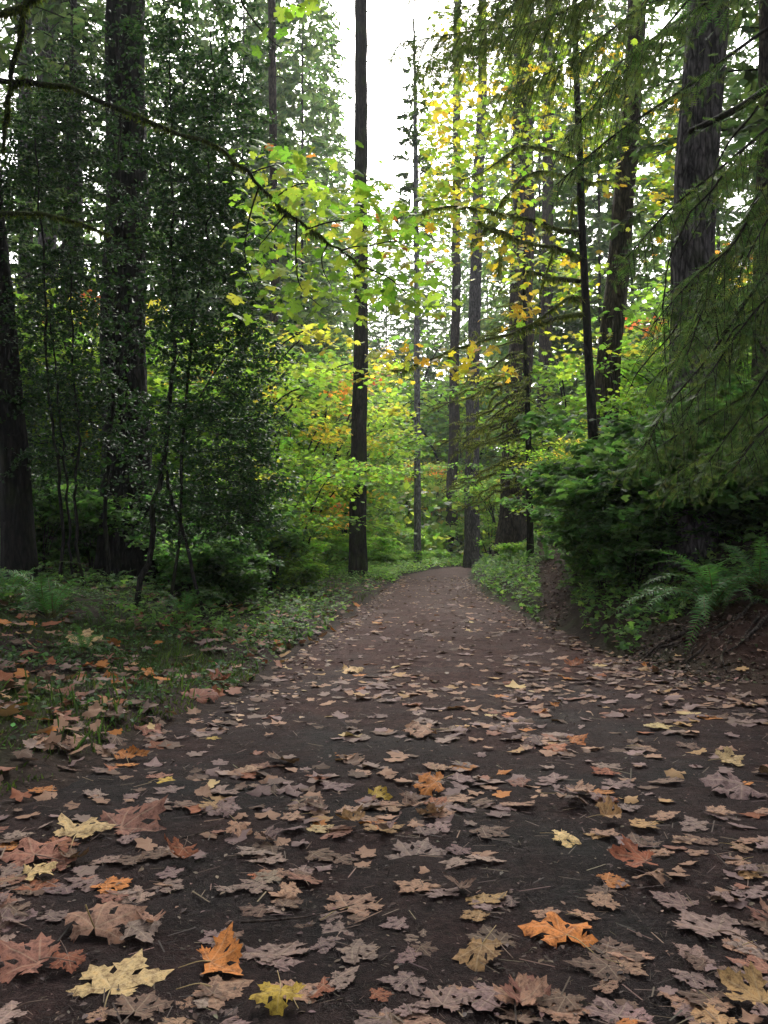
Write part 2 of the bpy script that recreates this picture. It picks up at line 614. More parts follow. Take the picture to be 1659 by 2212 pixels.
def maple_template(detail=True, sn=0.37, wd=0.0):
    """a big five-lobed leaf: base at the origin, tip along +Y, length 1"""
    V, T, R = [np.zeros(3)], [], [1.0]

    def pt(a, r, rib=0.0):
        V.append(np.array([math.sin(a) * r, math.cos(a) * r, 0]))
        R.append(rib)
        return len(V) - 1

    lobes = [(-106, 0.62), (-50, 0.92), (0, 1.0), (50, 0.92), (106, 0.62)]
    sin_ang = [-158, -80, -24, 24, 80, 158]
    sin_r = [0.18, sn, sn, sn, sn, 0.18]
    si = [pt(math.radians(a), r) for a, r in zip(sin_ang, sin_r)]
    for k, (ang, L) in enumerate(lobes):
        a = math.radians(ang)
        ax = np.array([math.sin(a), math.cos(a)])
        for side in (-1, 1):
            lat = np.array([ax[1], -ax[0]]) * side

            def q(u, vv, rib=0.0):
                p = (ax * u + lat * vv) * L
                V.append(np.array([p[0], p[1], 0]))
                R.append(rib)
                return len(V) - 1
            s = si[k] if side < 0 else si[k + 1]
            if side < 0:
                m1, m2, tip = q(0.42, 0, 1.0), q(0.70, 0, 1.0), q(1.0, 0, 0.9)
            if detail:
                nk, t1, n1, t2, n2 = q(0.48, 0.15 + wd), q(0.66, 0.33 + wd), q(0.69, 0.21 + wd), q(0.83, 0.20), q(0.85, 0.10)
                tri = [(0, s, m1), (s, nk, m1), (nk, t1, n1), (m1, nk, n1), (m1, n1, m2), (n1, t2, n2), (m2, n1, n2), (m2, n2, tip)]
            else:
                t1, n1 = q(0.64, 0.33), q(0.74, 0.20)
                tri = [(0, s, m1), (s, t1, m1), (t1, n1, m1), (m1, n1, tip)]
            T += tri if side > 0 else [(x, z, y) for x, y, z in tri]
    return np.array(V), np.array(T), np.array(R)


ML_V, ML_T, ML_R = maple_template(True)
MS_V, MS_T, MS_R = maple_template(False)
MH_V, MH_T, MH_R = maple_template(True, 0.31, 0.02)


def curl(V, seed, cup, wave, fold=0.0, roll=0.0):
    r = np.random.default_rng(seed)
    V = V.copy()
    th = np.arctan2(V[:, 0], V[:, 1])
    rad = np.hypot(V[:, 0], V[:, 1])
    V[:, :2] *= (1 + 0.14 * (vnoise(th * 1.6 + seed * 3.1, seed * 1.7) - 0.5))[:, None] * np.array([1 + r.uniform(-0.1, 0.1), 1])
    for q in np.radians([-106, -50, 0, 50, 106]):
        V[:, :2] *= (1 + r.uniform(-0.30, 0.16) * np.exp(-((th - q) / 0.36) ** 2))[:, None]
    V[:, :2] *= (1 + 0.16 * (vnoise(th * 9 + seed * 5.7, rad * 6, seed * 2.3) - 0.5) * (rad > 0.3))[:, None]
    z = cup * rad ** 2 + wave * (vnoise(V[:, 0] * 3 + seed, V[:, 1] * 3, seed * 0.7) - 0.5)
    z = z + 0.8 * wave * np.sin(th * r.choice([2.0, 3.0, 4.0]) + r.uniform(0, 6)) * rad ** 2 + fold * np.abs(V[:, 0])
    z = z + 0.035 * (ML_R if len(V) == len(ML_R) else MS_R) * rad
    V[:, 2] = z
    if roll:
        y, zz = V[:, 1].copy(), V[:, 2].copy()
        R0 = 1 / roll
        V[:, 1] = np.where(y > 0.3, 0.3 + (R0 - zz) * np.sin((y - 0.3) / R0), y)
        V[:, 2] = np.where(y > 0.3, R0 - (R0 - zz) * np.cos((y - 0.3) / R0), zz)
    return V


HOLLY_V = np.array([[0, 0, 0], [0.30, 0.25, 0.10], [0.24, 0.52, 0.03], [0.26, 0.74, 0.10], [0, 1, -0.05], [-0.26, 0.74, 0.10], [-0.24, 0.52, 0.03], [-0.30, 0.25, 0.10], [0, 0.5, 0]])
HOLLY_T = np.array([[8, i, i + 1] for i in range(7)] + [[8, 7, 0]])
HOLLY4_V = np.array([[0, 0, 0], [0.30, 0.30, 0.10], [0.26, 0.70, 0.09], [0, 1, -0.06], [-0.26, 0.70, 0.09], [-0.30, 0.30, 0.10]])
HOLLY4_T = np.array([[0, 1, 2], [0, 2, 3], [0, 3, 4], [0, 4, 5]])
DIA_V = np.array([[0, 0, 0], [0.34, 0.45, 0.08], [0, 1, -0.08], [-0.34, 0.45, 0.08]])
DIA_T = np.array([[0, 1, 2], [0, 2, 3]])
OVAL_V = np.array([[0, 0, 0], [0.27, 0.32, 0.05], [0.22, 0.68, 0.04], [0, 1, -0.08], [-0.22, 0.68, 0.04], [-0.27, 0.32, 0.05]])
OVAL_T = np.array([[0, 1, 2], [0, 2, 3], [0, 3, 4], [0, 4, 5]])
# vine maple: a rounded star of seven points
_a = np.radians([-125, -84, -42, 0, 42, 84, 125])
_sv = [[0, 0.12, 0.02]]
for k, q in enumerate(_a):
    L = 0.55 - 0.06 * abs(k - 3)
    _sv.append([math.sin(q) * L, 0.3 + math.cos(q) * L, -0.05])
    if k < 6:
        q2 = (q + _a[k + 1]) / 2
        _sv.append([math.sin(q2) * L * 0.68, 0.3 + math.cos(q2) * L * 0.68, 0.03])
STAR_V = np.array(_sv)
STAR_T = np.array([[0, i, i + 1] for i in range(1, 13)])
TRI_V = np.vstack([DIA_V * [1.2, 0.75, 1] + [0, 0.3, 0]] + [(DIA_V * [1.1, 0.62, 1]) @ np.array([[0, -s, 0], [s, 0, 0], [0, 0, 1]]) + [0, 0.28, 0] for s in (1, -1)])
TRI_T = np.vstack([DIA_T + 4 * k for k in range(3)])
# a twiglet of flat needles, length 1 along +Y
_tv, _tt = [], []
for k in range(8):
    y = 0.06 + k * 0.117
    L = 0.20 * (1 - 0.35 * abs(k / 7 - 0.4))
    for s in (-1, 1):
        b = len(_tv)
        _tv += [[0, y, 0], [0, y + 0.06, 0], [s * L, y + 0.055 + 0.02 * (k % 2), -0.02]]
        _tt.append([b, b + 1, b + 2])
b = len(_tv)
_tv += [[-0.012, 0, 0], [0.012, 0, 0], [0, 1, 0]]
_tt.append([b, b + 1, b + 2])
TWIG_V, TWIG_T = np.array(_tv), np.array(_tt)
BLADE_V = np.array([[-0.5, 0, 0], [0.5, 0, 0], [0.35, 0.55, 0.06], [0, 1, -0.06], [-0.35, 0.55, 0.06]])
BLADE_T = np.array([[0, 1, 2], [0, 2, 3], [0, 3, 4]])


def pal(cols, n, rng, jit=0.18, w=None, hue=0.08):
    c = np.array(cols)[rng.choice(len(cols), n, p=w)]
    return np.clip(c * (1 + jit * np.clip(rng.normal(size=(n, 1)), -1.7, 1.7)) * (1 + hue * rng.normal(size=(n, 3))), 0.003, 0.95)


# ------------------------------------------------------------------ trunks
HERO = []        # landmark trunks for the labels: (column, distance, words)


def trunk_mesh(name, pts, rad, mat, seg=36, step=0.15, ridge=0.07, flare=0.5, seed=1.0, k=4.0):
    pts, rad = np.asarray(pts, float), np.asarray(rad, float)
    L = np.linalg.norm(np.diff(pts, axis=0), axis=1).sum()
    n = max(6, int(L / step))
    c = smooth(pts, n)
    r = np.interp(np.linspace(0, 1, n), np.linspace(0, 1, len(rad)), rad)
    h = np.concatenate([[0], np.cumsum(np.linalg.norm(np.diff(c, axis=0), axis=1))])
    for q in (0, 1):
        c[:, q] += r.mean() * 0.55 * (fbm(h * 0.35, seed + 11.0 * q, 0.0, 3) - 0.5) * sstep(0, 2, h)
    th = np.arange(seg) / seg * 2 * PI
    R = r[:, None] * np.ones(seg)
    nx, ny = np.cos(th)[None] * k * (0.6 + 0.9 * R.mean()), np.sin(th)[None] * k * (0.6 + 0.9 * R.mean())
    f = 1 - np.abs(2 * vnoise(nx * 2.2 + seed, ny * 2.2, h[:, None] * 0.55 + seed) - 1)
    f2 = vnoise(nx * 5 + seed, ny * 5, h[:, None] * 2.2)
    R = R * (1 + 1.3 * ridge * (f - 0.5) + 0.9 * ridge * (f2 - 0.5))
    R = R * (1 + flare * np.exp(-np.maximum(h - 0.3, 0) / 0.45)[:, None] * (0.45 + 0.55 * vnoise(np.cos(th) * 1.8 + seed, np.sin(th) * 1.8, 0.3)[None]))
    v = c[:, None] + np.stack([R * np.cos(th), R * np.sin(th), 0 * R], -1)
    i = np.arange(n - 1)[:, None] * seg
    j = np.arange(seg)[None]
    j2 = (j + 1) % seg
    t = np.concatenate([np.stack([i + j, i + j2, i + seg + j2], -1).reshape(-1, 3), np.stack([i + j, i + seg + j2, i + seg + j], -1).reshape(-1, 3)])
    mb = MB()
    mb.add(v.reshape(-1, 3), t)
    return mb.mesh(name, mat)


def px_trunk(root, poly, d, mat, **kw):
    """trunk from (column, row, width) triples seen at distance d; the foot goes into the ground"""
    poly = sorted(poly, key=lambda q: -q[1])
    pts = [P(q[0], q[1], d) for q in poly]
    rad = [q[2] / 2 * d / F for q in poly]
    x, y, z = pts[0]
    g_ = float(H(x, y)) - 0.3
    if z - g_ > 0.4:
        pts = [np.array([x, y, g_])] + pts
        rad = [rad[0] * 1.06] + rad
    else:
        pts[0][2] = g_
    return link('trunk', trunk_mesh('trunk', pts, rad, mat, **kw), root), pts, rad


# ------------------------------------------------------------------ conifer crowns (shared by many trees)


def crown_mesh(seed, height=18.0, base=3.2, n=120, twigs=75, droop=0.35, cols=None, top=True, gap=0.0, low=False, big=1.0):
    r = np.random.default_rng(seed)
    wood, fol = MB(), MB()
    pos, dirs, size = [], [], []
    if top:
        v, t = tube_arrays(smooth([[0, 0, -1], [0, 0, height * 0.5], [0.1, 0, height]], 12), np.linspace(0.13, 0.012, 12), 6)
        wood.add(v, t)
    for k in range(n):
        f = (k + r.uniform(0, 1)) / n
        if r.random() < gap:
            continue
        z = height * f * 0.98
        L = base * ((1 - f) ** 0.75 + 0.06) * r.uniform(0.6, 1.15)
        a = k * 2.399 + r.uniform(-0.4, 0.4)
        d = np.array([math.cos(a), math.sin(a), 0])
        s = np.linspace(0, 1, 7)[:, None]
        c = np.array([0, 0, z]) + d * s * L + np.array([0, 0, 1]) * (0.10 * s - droop * s ** 2 * (1 + 0.4 * r.normal())) * L * 0.9
        v, t = tube_arrays(c, np.linspace(0.035, 0.006, 7) * (0.5 + 0.5 * L / base), 4)
        wood.add(v, t)
        m = int(twigs * (0.35 + 0.65 * L / base))
        u = r.uniform(0.12, 1, m) ** 0.8
        p = np.stack([np.interp(u, s[:, 0], c[:, q]) for q in range(3)], -1)
        side = r.choice([-1, 1], m)[:, None] * np.array([-d[1], d[0], 0])
        dd = norm(d * 0.75 + side * r.uniform(0.5, 1.1, (m, 1)) + np.array([0, 0, -1]) * r.uniform(0.1, 0.75, (m, 1)))
        pos.append(p)
        dirs.append(dd)
        size.append(big * r.uniform(0.3, 0.75, m) * (1.15 - 0.6 * u) * (0.4 + 0.6 * L / base))
    pos, dirs, size = np.vstack(pos), np.vstack(dirs), np.concatenate(size)
    nn = len(pos)
    nrm = np.array([0, 0, 0.6]) + 0.9 * r.normal(size=(nn, 3))
    X, Y, Z = frames(nrm, r, dirs)
    tv = np.array([[0, 0, 0], [0.10, 0.30, 0], [0.03, 0.42, -0.02], [0.08, 0.66, -0.03], [0, 1, -0.1], [-0.08, 0.60, -0.03], [-0.03, 0.45, -0.02], [-0.10, 0.25, 0]]) * [1.5, 1, 1]
    tt = np.array([[0, 1, 2], [0, 2, 7], [7, 2, 6], [6, 2, 3], [6, 3, 5], [5, 3, 4]])
    if low:
        tv, tt = DIA_V * [0.62, 1, 1], DIA_T
    cols = cols or [(0.035, 0.065, 0.022), (0.05, 0.085, 0.03), (0.06, 0.095, 0.03)]
    scatter(fol, tv, tt, pos, X, Y, Z, size, pal(cols, nn, r))
    return wood.mesh('crown_limbs', M['twig']), fol.mesh('crown_needles', M['needle'])


CROWNS = [crown_mesh(100 + i, 18, 3.4, 110, 70, 0.30 + 0.06 * i) for i in range(4)]
SPARSE = [crown_mesh(140 + i, 18, 2.6, 60, 30, 0.35, gap=0.25, low=True, big=1.9) for i in range(2)]


TALL = [crown_mesh(160 + i, 48, 4.8, 280, 52, 0.32 + 0.05 * i, low=True, big=1.6, cols=[(0.09, 0.15, 0.05), (0.12, 0.18, 0.06), (0.07, 0.12, 0.045)]) for i in range(3)]  # paler needles: back light and haze of the distance put into the colour


def add_crown(root, x, y, z, sc=1.0, zs=1.0, rot=0.0, kind=CROWNS, k=None):
    k = int(rng.integers(len(kind))) if k is None else k
    a, b = kind[k % len(kind)]
    o = place('limbs', a, root, (x, y, z), (0, 0, rot), (sc, sc, zs))
    o['kind'] = 'stuff'
    o = place('needles', b, root, (x, y, z), (0, 0, rot), (sc, sc, zs))
    o['kind'] = 'stuff'


# ------------------------------------------------------------------ the big named trees
def big_tree(name, label, cat, poly, d, mat, hero=None, crown=None, group=None, **kw):
    low = max(poly, key=lambda q: q[1])
    b = P(low[0], low[1], d)
    root = thing(name, label, cat, (b[0], b[1], float(H(b[0], b[1]))), group)
    o, pts, rad = px_trunk(root, poly, d, mat, **kw)
    if hero:
        HERO.append((low[0], d, hero))
    if crown:
        z0, sc, zs = crown
        top = pts[-1]
        add_crown(root, top[0], top[1], z0, sc, zs, rng.uniform(0, 6))
    return root, pts, rad


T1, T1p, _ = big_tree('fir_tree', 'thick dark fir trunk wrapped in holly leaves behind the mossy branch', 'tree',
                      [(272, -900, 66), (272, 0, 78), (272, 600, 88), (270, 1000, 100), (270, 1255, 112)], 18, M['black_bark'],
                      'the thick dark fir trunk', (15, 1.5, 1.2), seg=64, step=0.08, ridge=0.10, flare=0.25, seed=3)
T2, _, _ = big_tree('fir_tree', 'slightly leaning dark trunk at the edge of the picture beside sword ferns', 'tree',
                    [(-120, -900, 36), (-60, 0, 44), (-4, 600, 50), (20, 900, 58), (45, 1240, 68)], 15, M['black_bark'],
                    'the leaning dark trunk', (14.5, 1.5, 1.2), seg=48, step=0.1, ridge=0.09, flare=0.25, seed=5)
T3, T3p, _ = big_tree('fir_tree', 'straight dark bare trunk standing alone at the path edge', 'tree',
                      [(779, -1200, 18), (781, 0, 26), (780, 500, 28), (778, 900, 32), (773, 1252, 38)], 31, M['fir_bark'],
                      'the straight trunk at the path edge', (24, 0.5, 0.8), seg=44, step=0.14, ridge=0.12, flare=0.3, seed=8)
T4, T4p, _ = big_tree('fir_tree', 'thin brown trunk rising behind the green maple leaves and holly', 'tree',
                      [(584, -900, 12), (588, 0, 16), (592, 600, 18), (594, 1000, 20), (596, 1200, 22)], 33, M['brown_bark'],
                      'the thin brown trunk', None, seg=28, step=0.2, ridge=0.08, seed=9)
T5, T5p, _ = big_tree('dead_tree', 'slender pale grey trunk with short branch stubs against the white sky', 'tree',
                      [(893, 40, 4), (895, 120, 6), (898, 300, 9), (900, 700, 12), (902, 1118, 15)], 46, M['hazed_bark'],
                      'the slender pale grey trunk', None, seg=20, step=0.25, ridge=0.10, seed=10)
T6, _, _ = big_tree('fir_tree', 'distant dim trunk between the slender grey trunk and a thicker grey one', 'tree',
                    [(990, -300, 12), (987, 300, 17), (983, 800, 20), (976, 1090, 24)], 62, M['brown_bark'],
                    None, (26, 1.0, 0.9), seg=20, step=0.3, ridge=0.08, seed=12)
T7, _, _ = big_tree('fir_tree', 'grey ridged trunk standing where the path bends out of view', 'tree',
                    [(1046, -500, 14), (1040, 200, 20), (1030, 500, 23), (1023, 800, 26), (1018, 1212, 33)], 50, M['grey_bark'],
                    'the grey trunk at the path bend', None, seg=36, step=0.2, ridge=0.12, seed=14)
T8, _, _ = big_tree('fir_tree', 'stout grey-brown trunk behind the small mossy dead-limbed conifer', 'tree',
                    [(1126, -700, 34), (1128, 0, 40), (1131, 500, 46), (1118, 900, 52), (1106, 1170, 62)], 38, M['brown_bark'],
                    'the stout trunk behind the mossy conifer', None, seg=44, step=0.16, ridge=0.11, seed=16)
T9, _, _ = big_tree('fir_tree', 'middling brown trunk seen behind the mossy maple limbs', 'tree',
                    [(1190, -400, 18), (1185, 200, 22), (1183, 600, 25), (1174, 850, 28), (1170, 1080, 30)], 55, M['brown_bark'],
                    None, None, seg=24, step=0.3, ridge=0.09, seed=18)
T10, _, _ = big_tree('fir_tree', 'stout leaning brown trunk close behind the slim mossy maple', 'tree',
                     [(1400, -700, 32), (1378, 0, 38), (1364, 200, 41), (1345, 480, 44), (1320, 750, 50), (1300, 950, 54), (1290, 1080, 60)], 24, M['brown_bark'],
                     'the leaning brown trunk', (19, 1.2, 1.0), seg=52, step=0.1, ridge=0.10, seed=21)
T12, T12p, _ = big_tree('fir_tree', 'massive furrowed grey trunk partly veiled by hemlock branches', 'tree',
                        [(1545, -900, 76), (1525, 0, 82), (1510, 300, 86), (1498, 560, 88), (1490, 800, 92), (1485, 1120, 100)], 14, M['grey_bark'],
                        'the massive furrowed trunk', (15, 1.4, 1.1), seg=64, step=0.07, ridge=0.10, seed=23)
T13, _, _ = big_tree('fir_tree', 'dark trunk glimpsed through hemlock sprays at the picture edge', 'tree',
                     [(1660, -300, 40), (1656, 300, 42), (1650, 700, 44), (1645, 1050, 48)], 19, M['brown_bark'],
                     None, (15, 1.2, 1.0), seg=40, step=0.12, ridge=0.1, seed=25)
for (q, d, wds) in [((100, 34), 34, 'pale far trunk rising above the mossy arching branch'), ((160, 24), 40, 'slim far trunk showing through gaps in the holly crown'),
                    ((52, 26), 30, 'grey far trunk beside the hanging mossy limb')]:
    big_tree('fir_tree', wds, 'tree', [(q[0] - 3, -600, q[1] * 0.8), (q[0], 0, q[1]), (q[0] + 4, 600, q[1] * 1.1), (q[0] + 6, 1200, q[1] * 1.2)], d, M['grey_bark'], None,
             (20, 1.1, 1.0), seg=24, step=0.25, ridge=0.09, seed=30 + d)

add_crown(T5, float(T5p[-2][0]), 46.0, 17.5, 0.6, 0.62, 0.7, SPARSE, 0)
# short dead branch stubs on the slender grey trunk and the path-edge trunk
for root, pts, dist, n, L in ((T5, T5p, 46, 26, 1.5), (T3, T3p, 31, 26, 1.1), (T4, T4p, 33, 12, 1.0)):
    zz = np.linspace(pts[1][2] + 3, min(pts[-1][2], 30), 60)
    P_ = np.array(pts)
    for k in range(n):
        z = rng.uniform(9 if dist < 40 else 8, zz[-1])
        x = np.interp(z, P_[:, 2], P_[:, 0])
        a = rng.uniform(0, 2 * PI)
        d = np.array([math.cos(a), math.sin(a), 0])
        ln = L * rng.uniform(0.3, 1.2)
        mb = MB()
        c = smooth([[x, dist, z], np.array([x, dist, z]) + d * ln * 0.5 + [0, 0, 0.05], np.array([x, dist, z]) + d * ln + [0, 0, -0.2 * ln]], 6)
        v, t = tube_arrays(c, np.linspace(0.035, 0.008, 6), 5, 0.2, k)
        mb.add(v, t)
        for s in range(3):
            b = c[2 + s]
            e2 = b + (np.roll(d, 1) * rng.uniform(-1, 1) + d * 0.4 + [0, 0, rng.uniform(-0.6, 0.1)]) * 0.35 * ln
            v, t = tube_arrays(smooth([b, (b + e2) / 2 + [0, 0, 0.03], e2], 4), np.linspace(0.012, 0.004, 4), 4)
            mb.add(v, t)
        mb.obj('limb', M['twig'], root)

# ------------------------------------------------------------------ moss coats


def moss_coat(mb, curve, rad, dens=260, hang=0.06, seed=0, col=((0.15, 0.20, 0.035), (0.20, 0.25, 0.045), (0.10, 0.13, 0.025), (0.22, 0.23, 0.06))):
    r = np.random.default_rng(seed + 900)
    L = np.linalg.norm(np.diff(curve, axis=0), axis=1).sum()
    n = int(dens * L)
    u = r.uniform(0, 1, n)
    s = np.linspace(0, 1, len(curve))
    p = np.stack([np.interp(u, s, curve[:, q]) for q in range(3)], -1)
    R = np.interp(u, s, np.broadcast_to(rad, (len(curve),)))
    T = norm(np.gradient(curve, axis=0))
    T = np.stack([np.interp(u, s, T[:, q]) for q in range(3)], -1)
    a = r.uniform(0, 2 * PI, n)
    A = norm(np.cross(T, [0, 0, 1.0]))
    B = np.cross(A, T)
    o = A * np.cos(a)[:, None] + B * np.sin(a)[:, None]
    clump = 0.35 + 1.3 * vnoise(u * L * 6 + seed, seed * 1.3) ** 1.5
    down = (o[:, 2] < 0)
    size = np.where(down, hang * r.uniform(0.4, 1.5, n), 0.018 * r.uniform(0.6, 1.8, n)) * clump
    d = o * 0.8 + np.where(down[:, None], np.array([0, 0, -1.6]), np.array([0, 0, 0.2])) + 0.35 * r.normal(size=(n, 3))
    X, Y, Z = frames(o + 0.6 * r.normal(size=(n, 3)), r, d)
    tv = np.array([[-0.16, 0, 0], [0.16, 0, 0], [0.05, 0.6, 0.03], [0, 1, 0]])
    tt = np.array([[0, 1, 2], [0, 2, 3]])
    scatter(mb, tv, tt, p + o * R[:, None] * 0.9, X, Y, Z, np.maximum(size, 0.008), pal(col, n, r, 0.2))


SHADE_MOSS = ((0.05, 0.07, 0.014), (0.075, 0.10, 0.018), (0.035, 0.045, 0.012))  # moss of the near maple, its silhouette shade put into the colour


def limb(root, pts, r0, r1, n=24, mat='mossy_limb', seg=7, moss=0, hang=0.06, name='limb', bump=0.25, seed=0):
    c = smooth(pts, n)
    L = np.linalg.norm(np.diff(c, axis=0), axis=1).sum()
    c = c + 0.012 * L * (np.stack([vnoise(np.arange(n) * 0.6, seed + q * 7.7) for q in range(3)], -1) - 0.5)
    R = np.linspace(r0, r1, n)
    mb = MB()
    v, t = tube_arrays(c, R, seg, bump, seed)
    mb.add(v, t)
    o = mb.obj(name, M[mat], root)
    if moss:
        mm = MB()
        moss_coat(mm, c, R, moss, hang, seed, *((SHADE_MOSS,) if root.name == 'maple_tree' else ()))
        mo = mm.obj('moss', M['moss'], o, kind='stuff')
    return o, c


# ------------------------------------------------------------------ the near maple whose limbs reach in from the side
b = np.array([-4.3, 7.2, 0])
b[2] = float(H(b[0], b[1]))
MAPLE1 = thing('maple_tree', 'mossy bigleaf maple arching yellow-green leaves across in front of the holly', 'tree', b)
tr = smooth([b - [0, 0, 0.3], b + [0.1, 0, 2.0], P(-90, 300, 7.1), P(-130, -400, 7.2), P(-100, -1500, 7.4)], 50)
mb = MB()
v, t = tube_arrays(tr, np.linspace(0.2, 0.1, 50), 16, 0.15)
mb.add(v, t)
mb.obj('trunk', M['mossy_limb'], MAPLE1)


def D(seq, d, dd=0.0):
    n = len(seq)
    return [P(q[0], q[1], d + dd * i / max(1, n - 1)) for i, q in enumerate(seq)]


main = [(-90, 178), (-30, 172), (60, 178), (140, 190), (250, 232), (345, 268), (440, 305), (500, 345), (540, 375), (590, 430), (619, 460), (666, 494), (708, 525), (740, 547), (790, 578)]
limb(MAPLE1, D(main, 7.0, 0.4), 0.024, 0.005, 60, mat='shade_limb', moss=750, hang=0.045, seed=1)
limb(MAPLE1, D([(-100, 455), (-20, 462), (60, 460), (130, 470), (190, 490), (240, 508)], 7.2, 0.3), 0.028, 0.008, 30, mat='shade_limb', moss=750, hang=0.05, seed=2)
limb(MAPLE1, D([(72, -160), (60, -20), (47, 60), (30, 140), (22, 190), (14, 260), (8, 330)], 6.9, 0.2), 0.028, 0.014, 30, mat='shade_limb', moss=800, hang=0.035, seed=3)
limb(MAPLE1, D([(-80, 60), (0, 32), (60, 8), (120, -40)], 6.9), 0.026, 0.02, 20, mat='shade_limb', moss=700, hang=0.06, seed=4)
subs = [[(619, 460), (588, 497), (560, 531)], [(666, 494), (705, 481), (765, 471), (794, 460), (815, 440)], [(708, 525), (695, 557), (700, 588), (716, 619)],
        [(737, 541), (765, 533), (797, 531), (849, 520), (880, 528)], [(790, 578), (840, 600), (875, 630), (900, 655)], [(540, 375), (580, 360), (620, 352)],
        [(560, 400), (540, 470), (530, 560), (560, 640)], [(590, 430), (640, 400), (700, 395)], [(640, 470), (640, 560), (650, 620), (690, 660)]]
tips1 = []
for k, s in enumerate(subs):
    _, c = limb(MAPLE1, D(s, 7.25, 0.1), 0.008, 0.003, 14, mat='twig', seg=5, seed=20 + k)
    tips1.append(c)
_, c = limb(MAPLE1, D([(470, -200), (540, -60), (600, -10), (650, 15)], 6.6), 0.012, 0.004, 12, mat='twig', seed=40)
tips1.append(c)
_, c = limb(MAPLE1, D([(470, -120), (530, 20), (575, 75), (610, 105)], 6.8), 0.010, 0.003, 12, mat='twig', seed=41)
tips1.append(c)

HANG = [[link_me for link_me in [None]] for _ in range(0)]
LEAFV = []
for k in range(10):
    mb = MB()
    mb.add(curl(MH_V, 300 + k, rng.uniform(-0.25, -0.02), rng.uniform(0.06, 0.18), rng.uniform(-0.1, 0.15)), MH_T, (1, 1, 1), 0, ML_R)
    LEAFV.append(mb.mesh('maple_leaf', M['tree_leaf_obj']))
YG = [(0.18, 0.30, 0.035), (0.14, 0.27, 0.03), (0.22, 0.33, 0.04), (0.11, 0.22, 0.03), (0.28, 0.34, 0.045)]


def leaf_obj(root, p, size, col, droop=0.6, toward=None, rr=rng):
    """one leaf as a part: blade hangs out and down from its stalk end p"""
    a = rr.uniform(0, 2 * PI)
    d = np.array([math.cos(a), math.sin(a), -droop * rr.uniform(0.3, 1.5)])
    if toward is not None:
        d = d + toward
    n = np.array([0, 0, 1.0]) + 0.55 * rr.normal(size=3) + np.array([0, -0.35, 0])
    X, Y, Z = frames(n[None], rr, d[None])
    Mx = Matrix(((X[0][0], Y[0][0], Z[0][0]), (X[0][1], Y[0][1], Z[0][1]), (X[0][2], Y[0][2], Z[0][2])))
    return place('maple_leaf', LEAFV[int(rr.integers(10))], root, p, Mx.to_euler(), size, color=col)


r1 = np.random.default_rng(5)
blobs = [(610, 345, 60, 30), (620, 400, 60, 45), (650, 450, 60, 40), (720, 440, 70, 40), (790, 425, 60, 35), (690, 520, 90, 45), (640, 580, 80, 55), (740, 590, 80, 50),
         (580, 560, 45, 70), (590, 650, 60, 50), (690, 650, 80, 45), (800, 500, 60, 30), (850, 545, 60, 40), (870, 610, 60, 45), (905, 650, 55, 25), (780, 625, 50, 40), (560, 480, 35, 50), (860, 470, 40, 25)]
for k in range(250):
    q = blobs[k % len(blobs)]
    px, py = q[0] + q[2] * r1.normal() * 0.8, q[1] + q[3] * r1.normal() * 0.8
    d = 7.3 + r1.uniform(-0.5, 1.3)
    leaf_obj(MAPLE1, P(px, py, d), r1.uniform(0.06, 0.12), pal(YG, 1, r1, 0.15)[0], rr=r1)
pp, cc = [], []
for k in range(760):
    q = blobs[k % len(blobs)]
    pp.append(P(q[0] + q[2] * r1.normal() * 0.85, q[1] + q[3] * r1.normal() * 0.85, 8.2 + r1.uniform(-0.3, 2.4)))
    cc.append(pal(YG if r1.random() < 0.96 else [(0.42, 0.16, 0.04), (0.5, 0.33, 0.05)], 1, r1, 0.15)[0])
pp, cc = np.array(pp), np.array(cc)
X, Y, Z = frames(np.array([0, -0.35, 1.0]) + 0.55 * r1.normal(size=(len(pp), 3)), r1, r1.normal(size=(len(pp), 3)) + [0, 0, -0.6])
mb = MB()
scatter(mb, curl(maple_template(False, 0.29)[0], 2, -0.15, 0.14), MS_T, pp, X, Y, Z, r1.uniform(0.055, 0.105, len(pp)), cc, 0, MS_R)
mb.obj('foliage', M['tree_leaf'], MAPLE1, kind='stuff')
for (px, py, s) in [(640, 15, 0.15), (672, 22, 0.14), (610, 20, 0.12), (655, -12, 0.13), (600, 70, 0.10), (615, 95, 0.11), (575, 62, 0.10), (560, 110, 0.08), (628, 112, 0.08), (690, 0, 0.12),
                    (893, 632, 0.13), (868, 648, 0.13), (925, 648, 0.12), (850, 625, 0.12), (905, 665, 0.11), (800, 410, 0.13), (820, 425, 0.12), (775, 432, 0.12), (640, 355, 0.12), (655, 345, 0.11)]:
    leaf_obj(MAPLE1, P(px, py, 6.7 if py < 200 else 7.2), s, pal(YG[:3], 1, r1, 0.12)[0], 0.4, rr=r1)

# ------------------------------------------------------------------ the slim mossy maple on the bank
b = P(1287, 1060, 18)
MAPLE2 = thing('maple_tree', 'slim dark maple with stubby moss-hung limbs and yellow leaves above the bank', 'tree', (b[0], b[1], float(H(b[0], b[1]))))
HERO.append((1285, 18, 'the slim mossy maple'))
px_trunk(MAPLE2, [(1236, -500, 10), (1240, -100, 11), (1245, 150, 13), (1253, 330, 15), (1260, 550, 16), (1272, 780, 18), (1287, 1060, 23)], 18, M['fir_bark'], seg=20, step=0.12, ridge=0.08, seed=40)


def Z4(seq):
    return [((1000 + q[0] * 0.3617) * 0.864, (300 + q[1] * 0.3617) * 0.864) for q in seq]


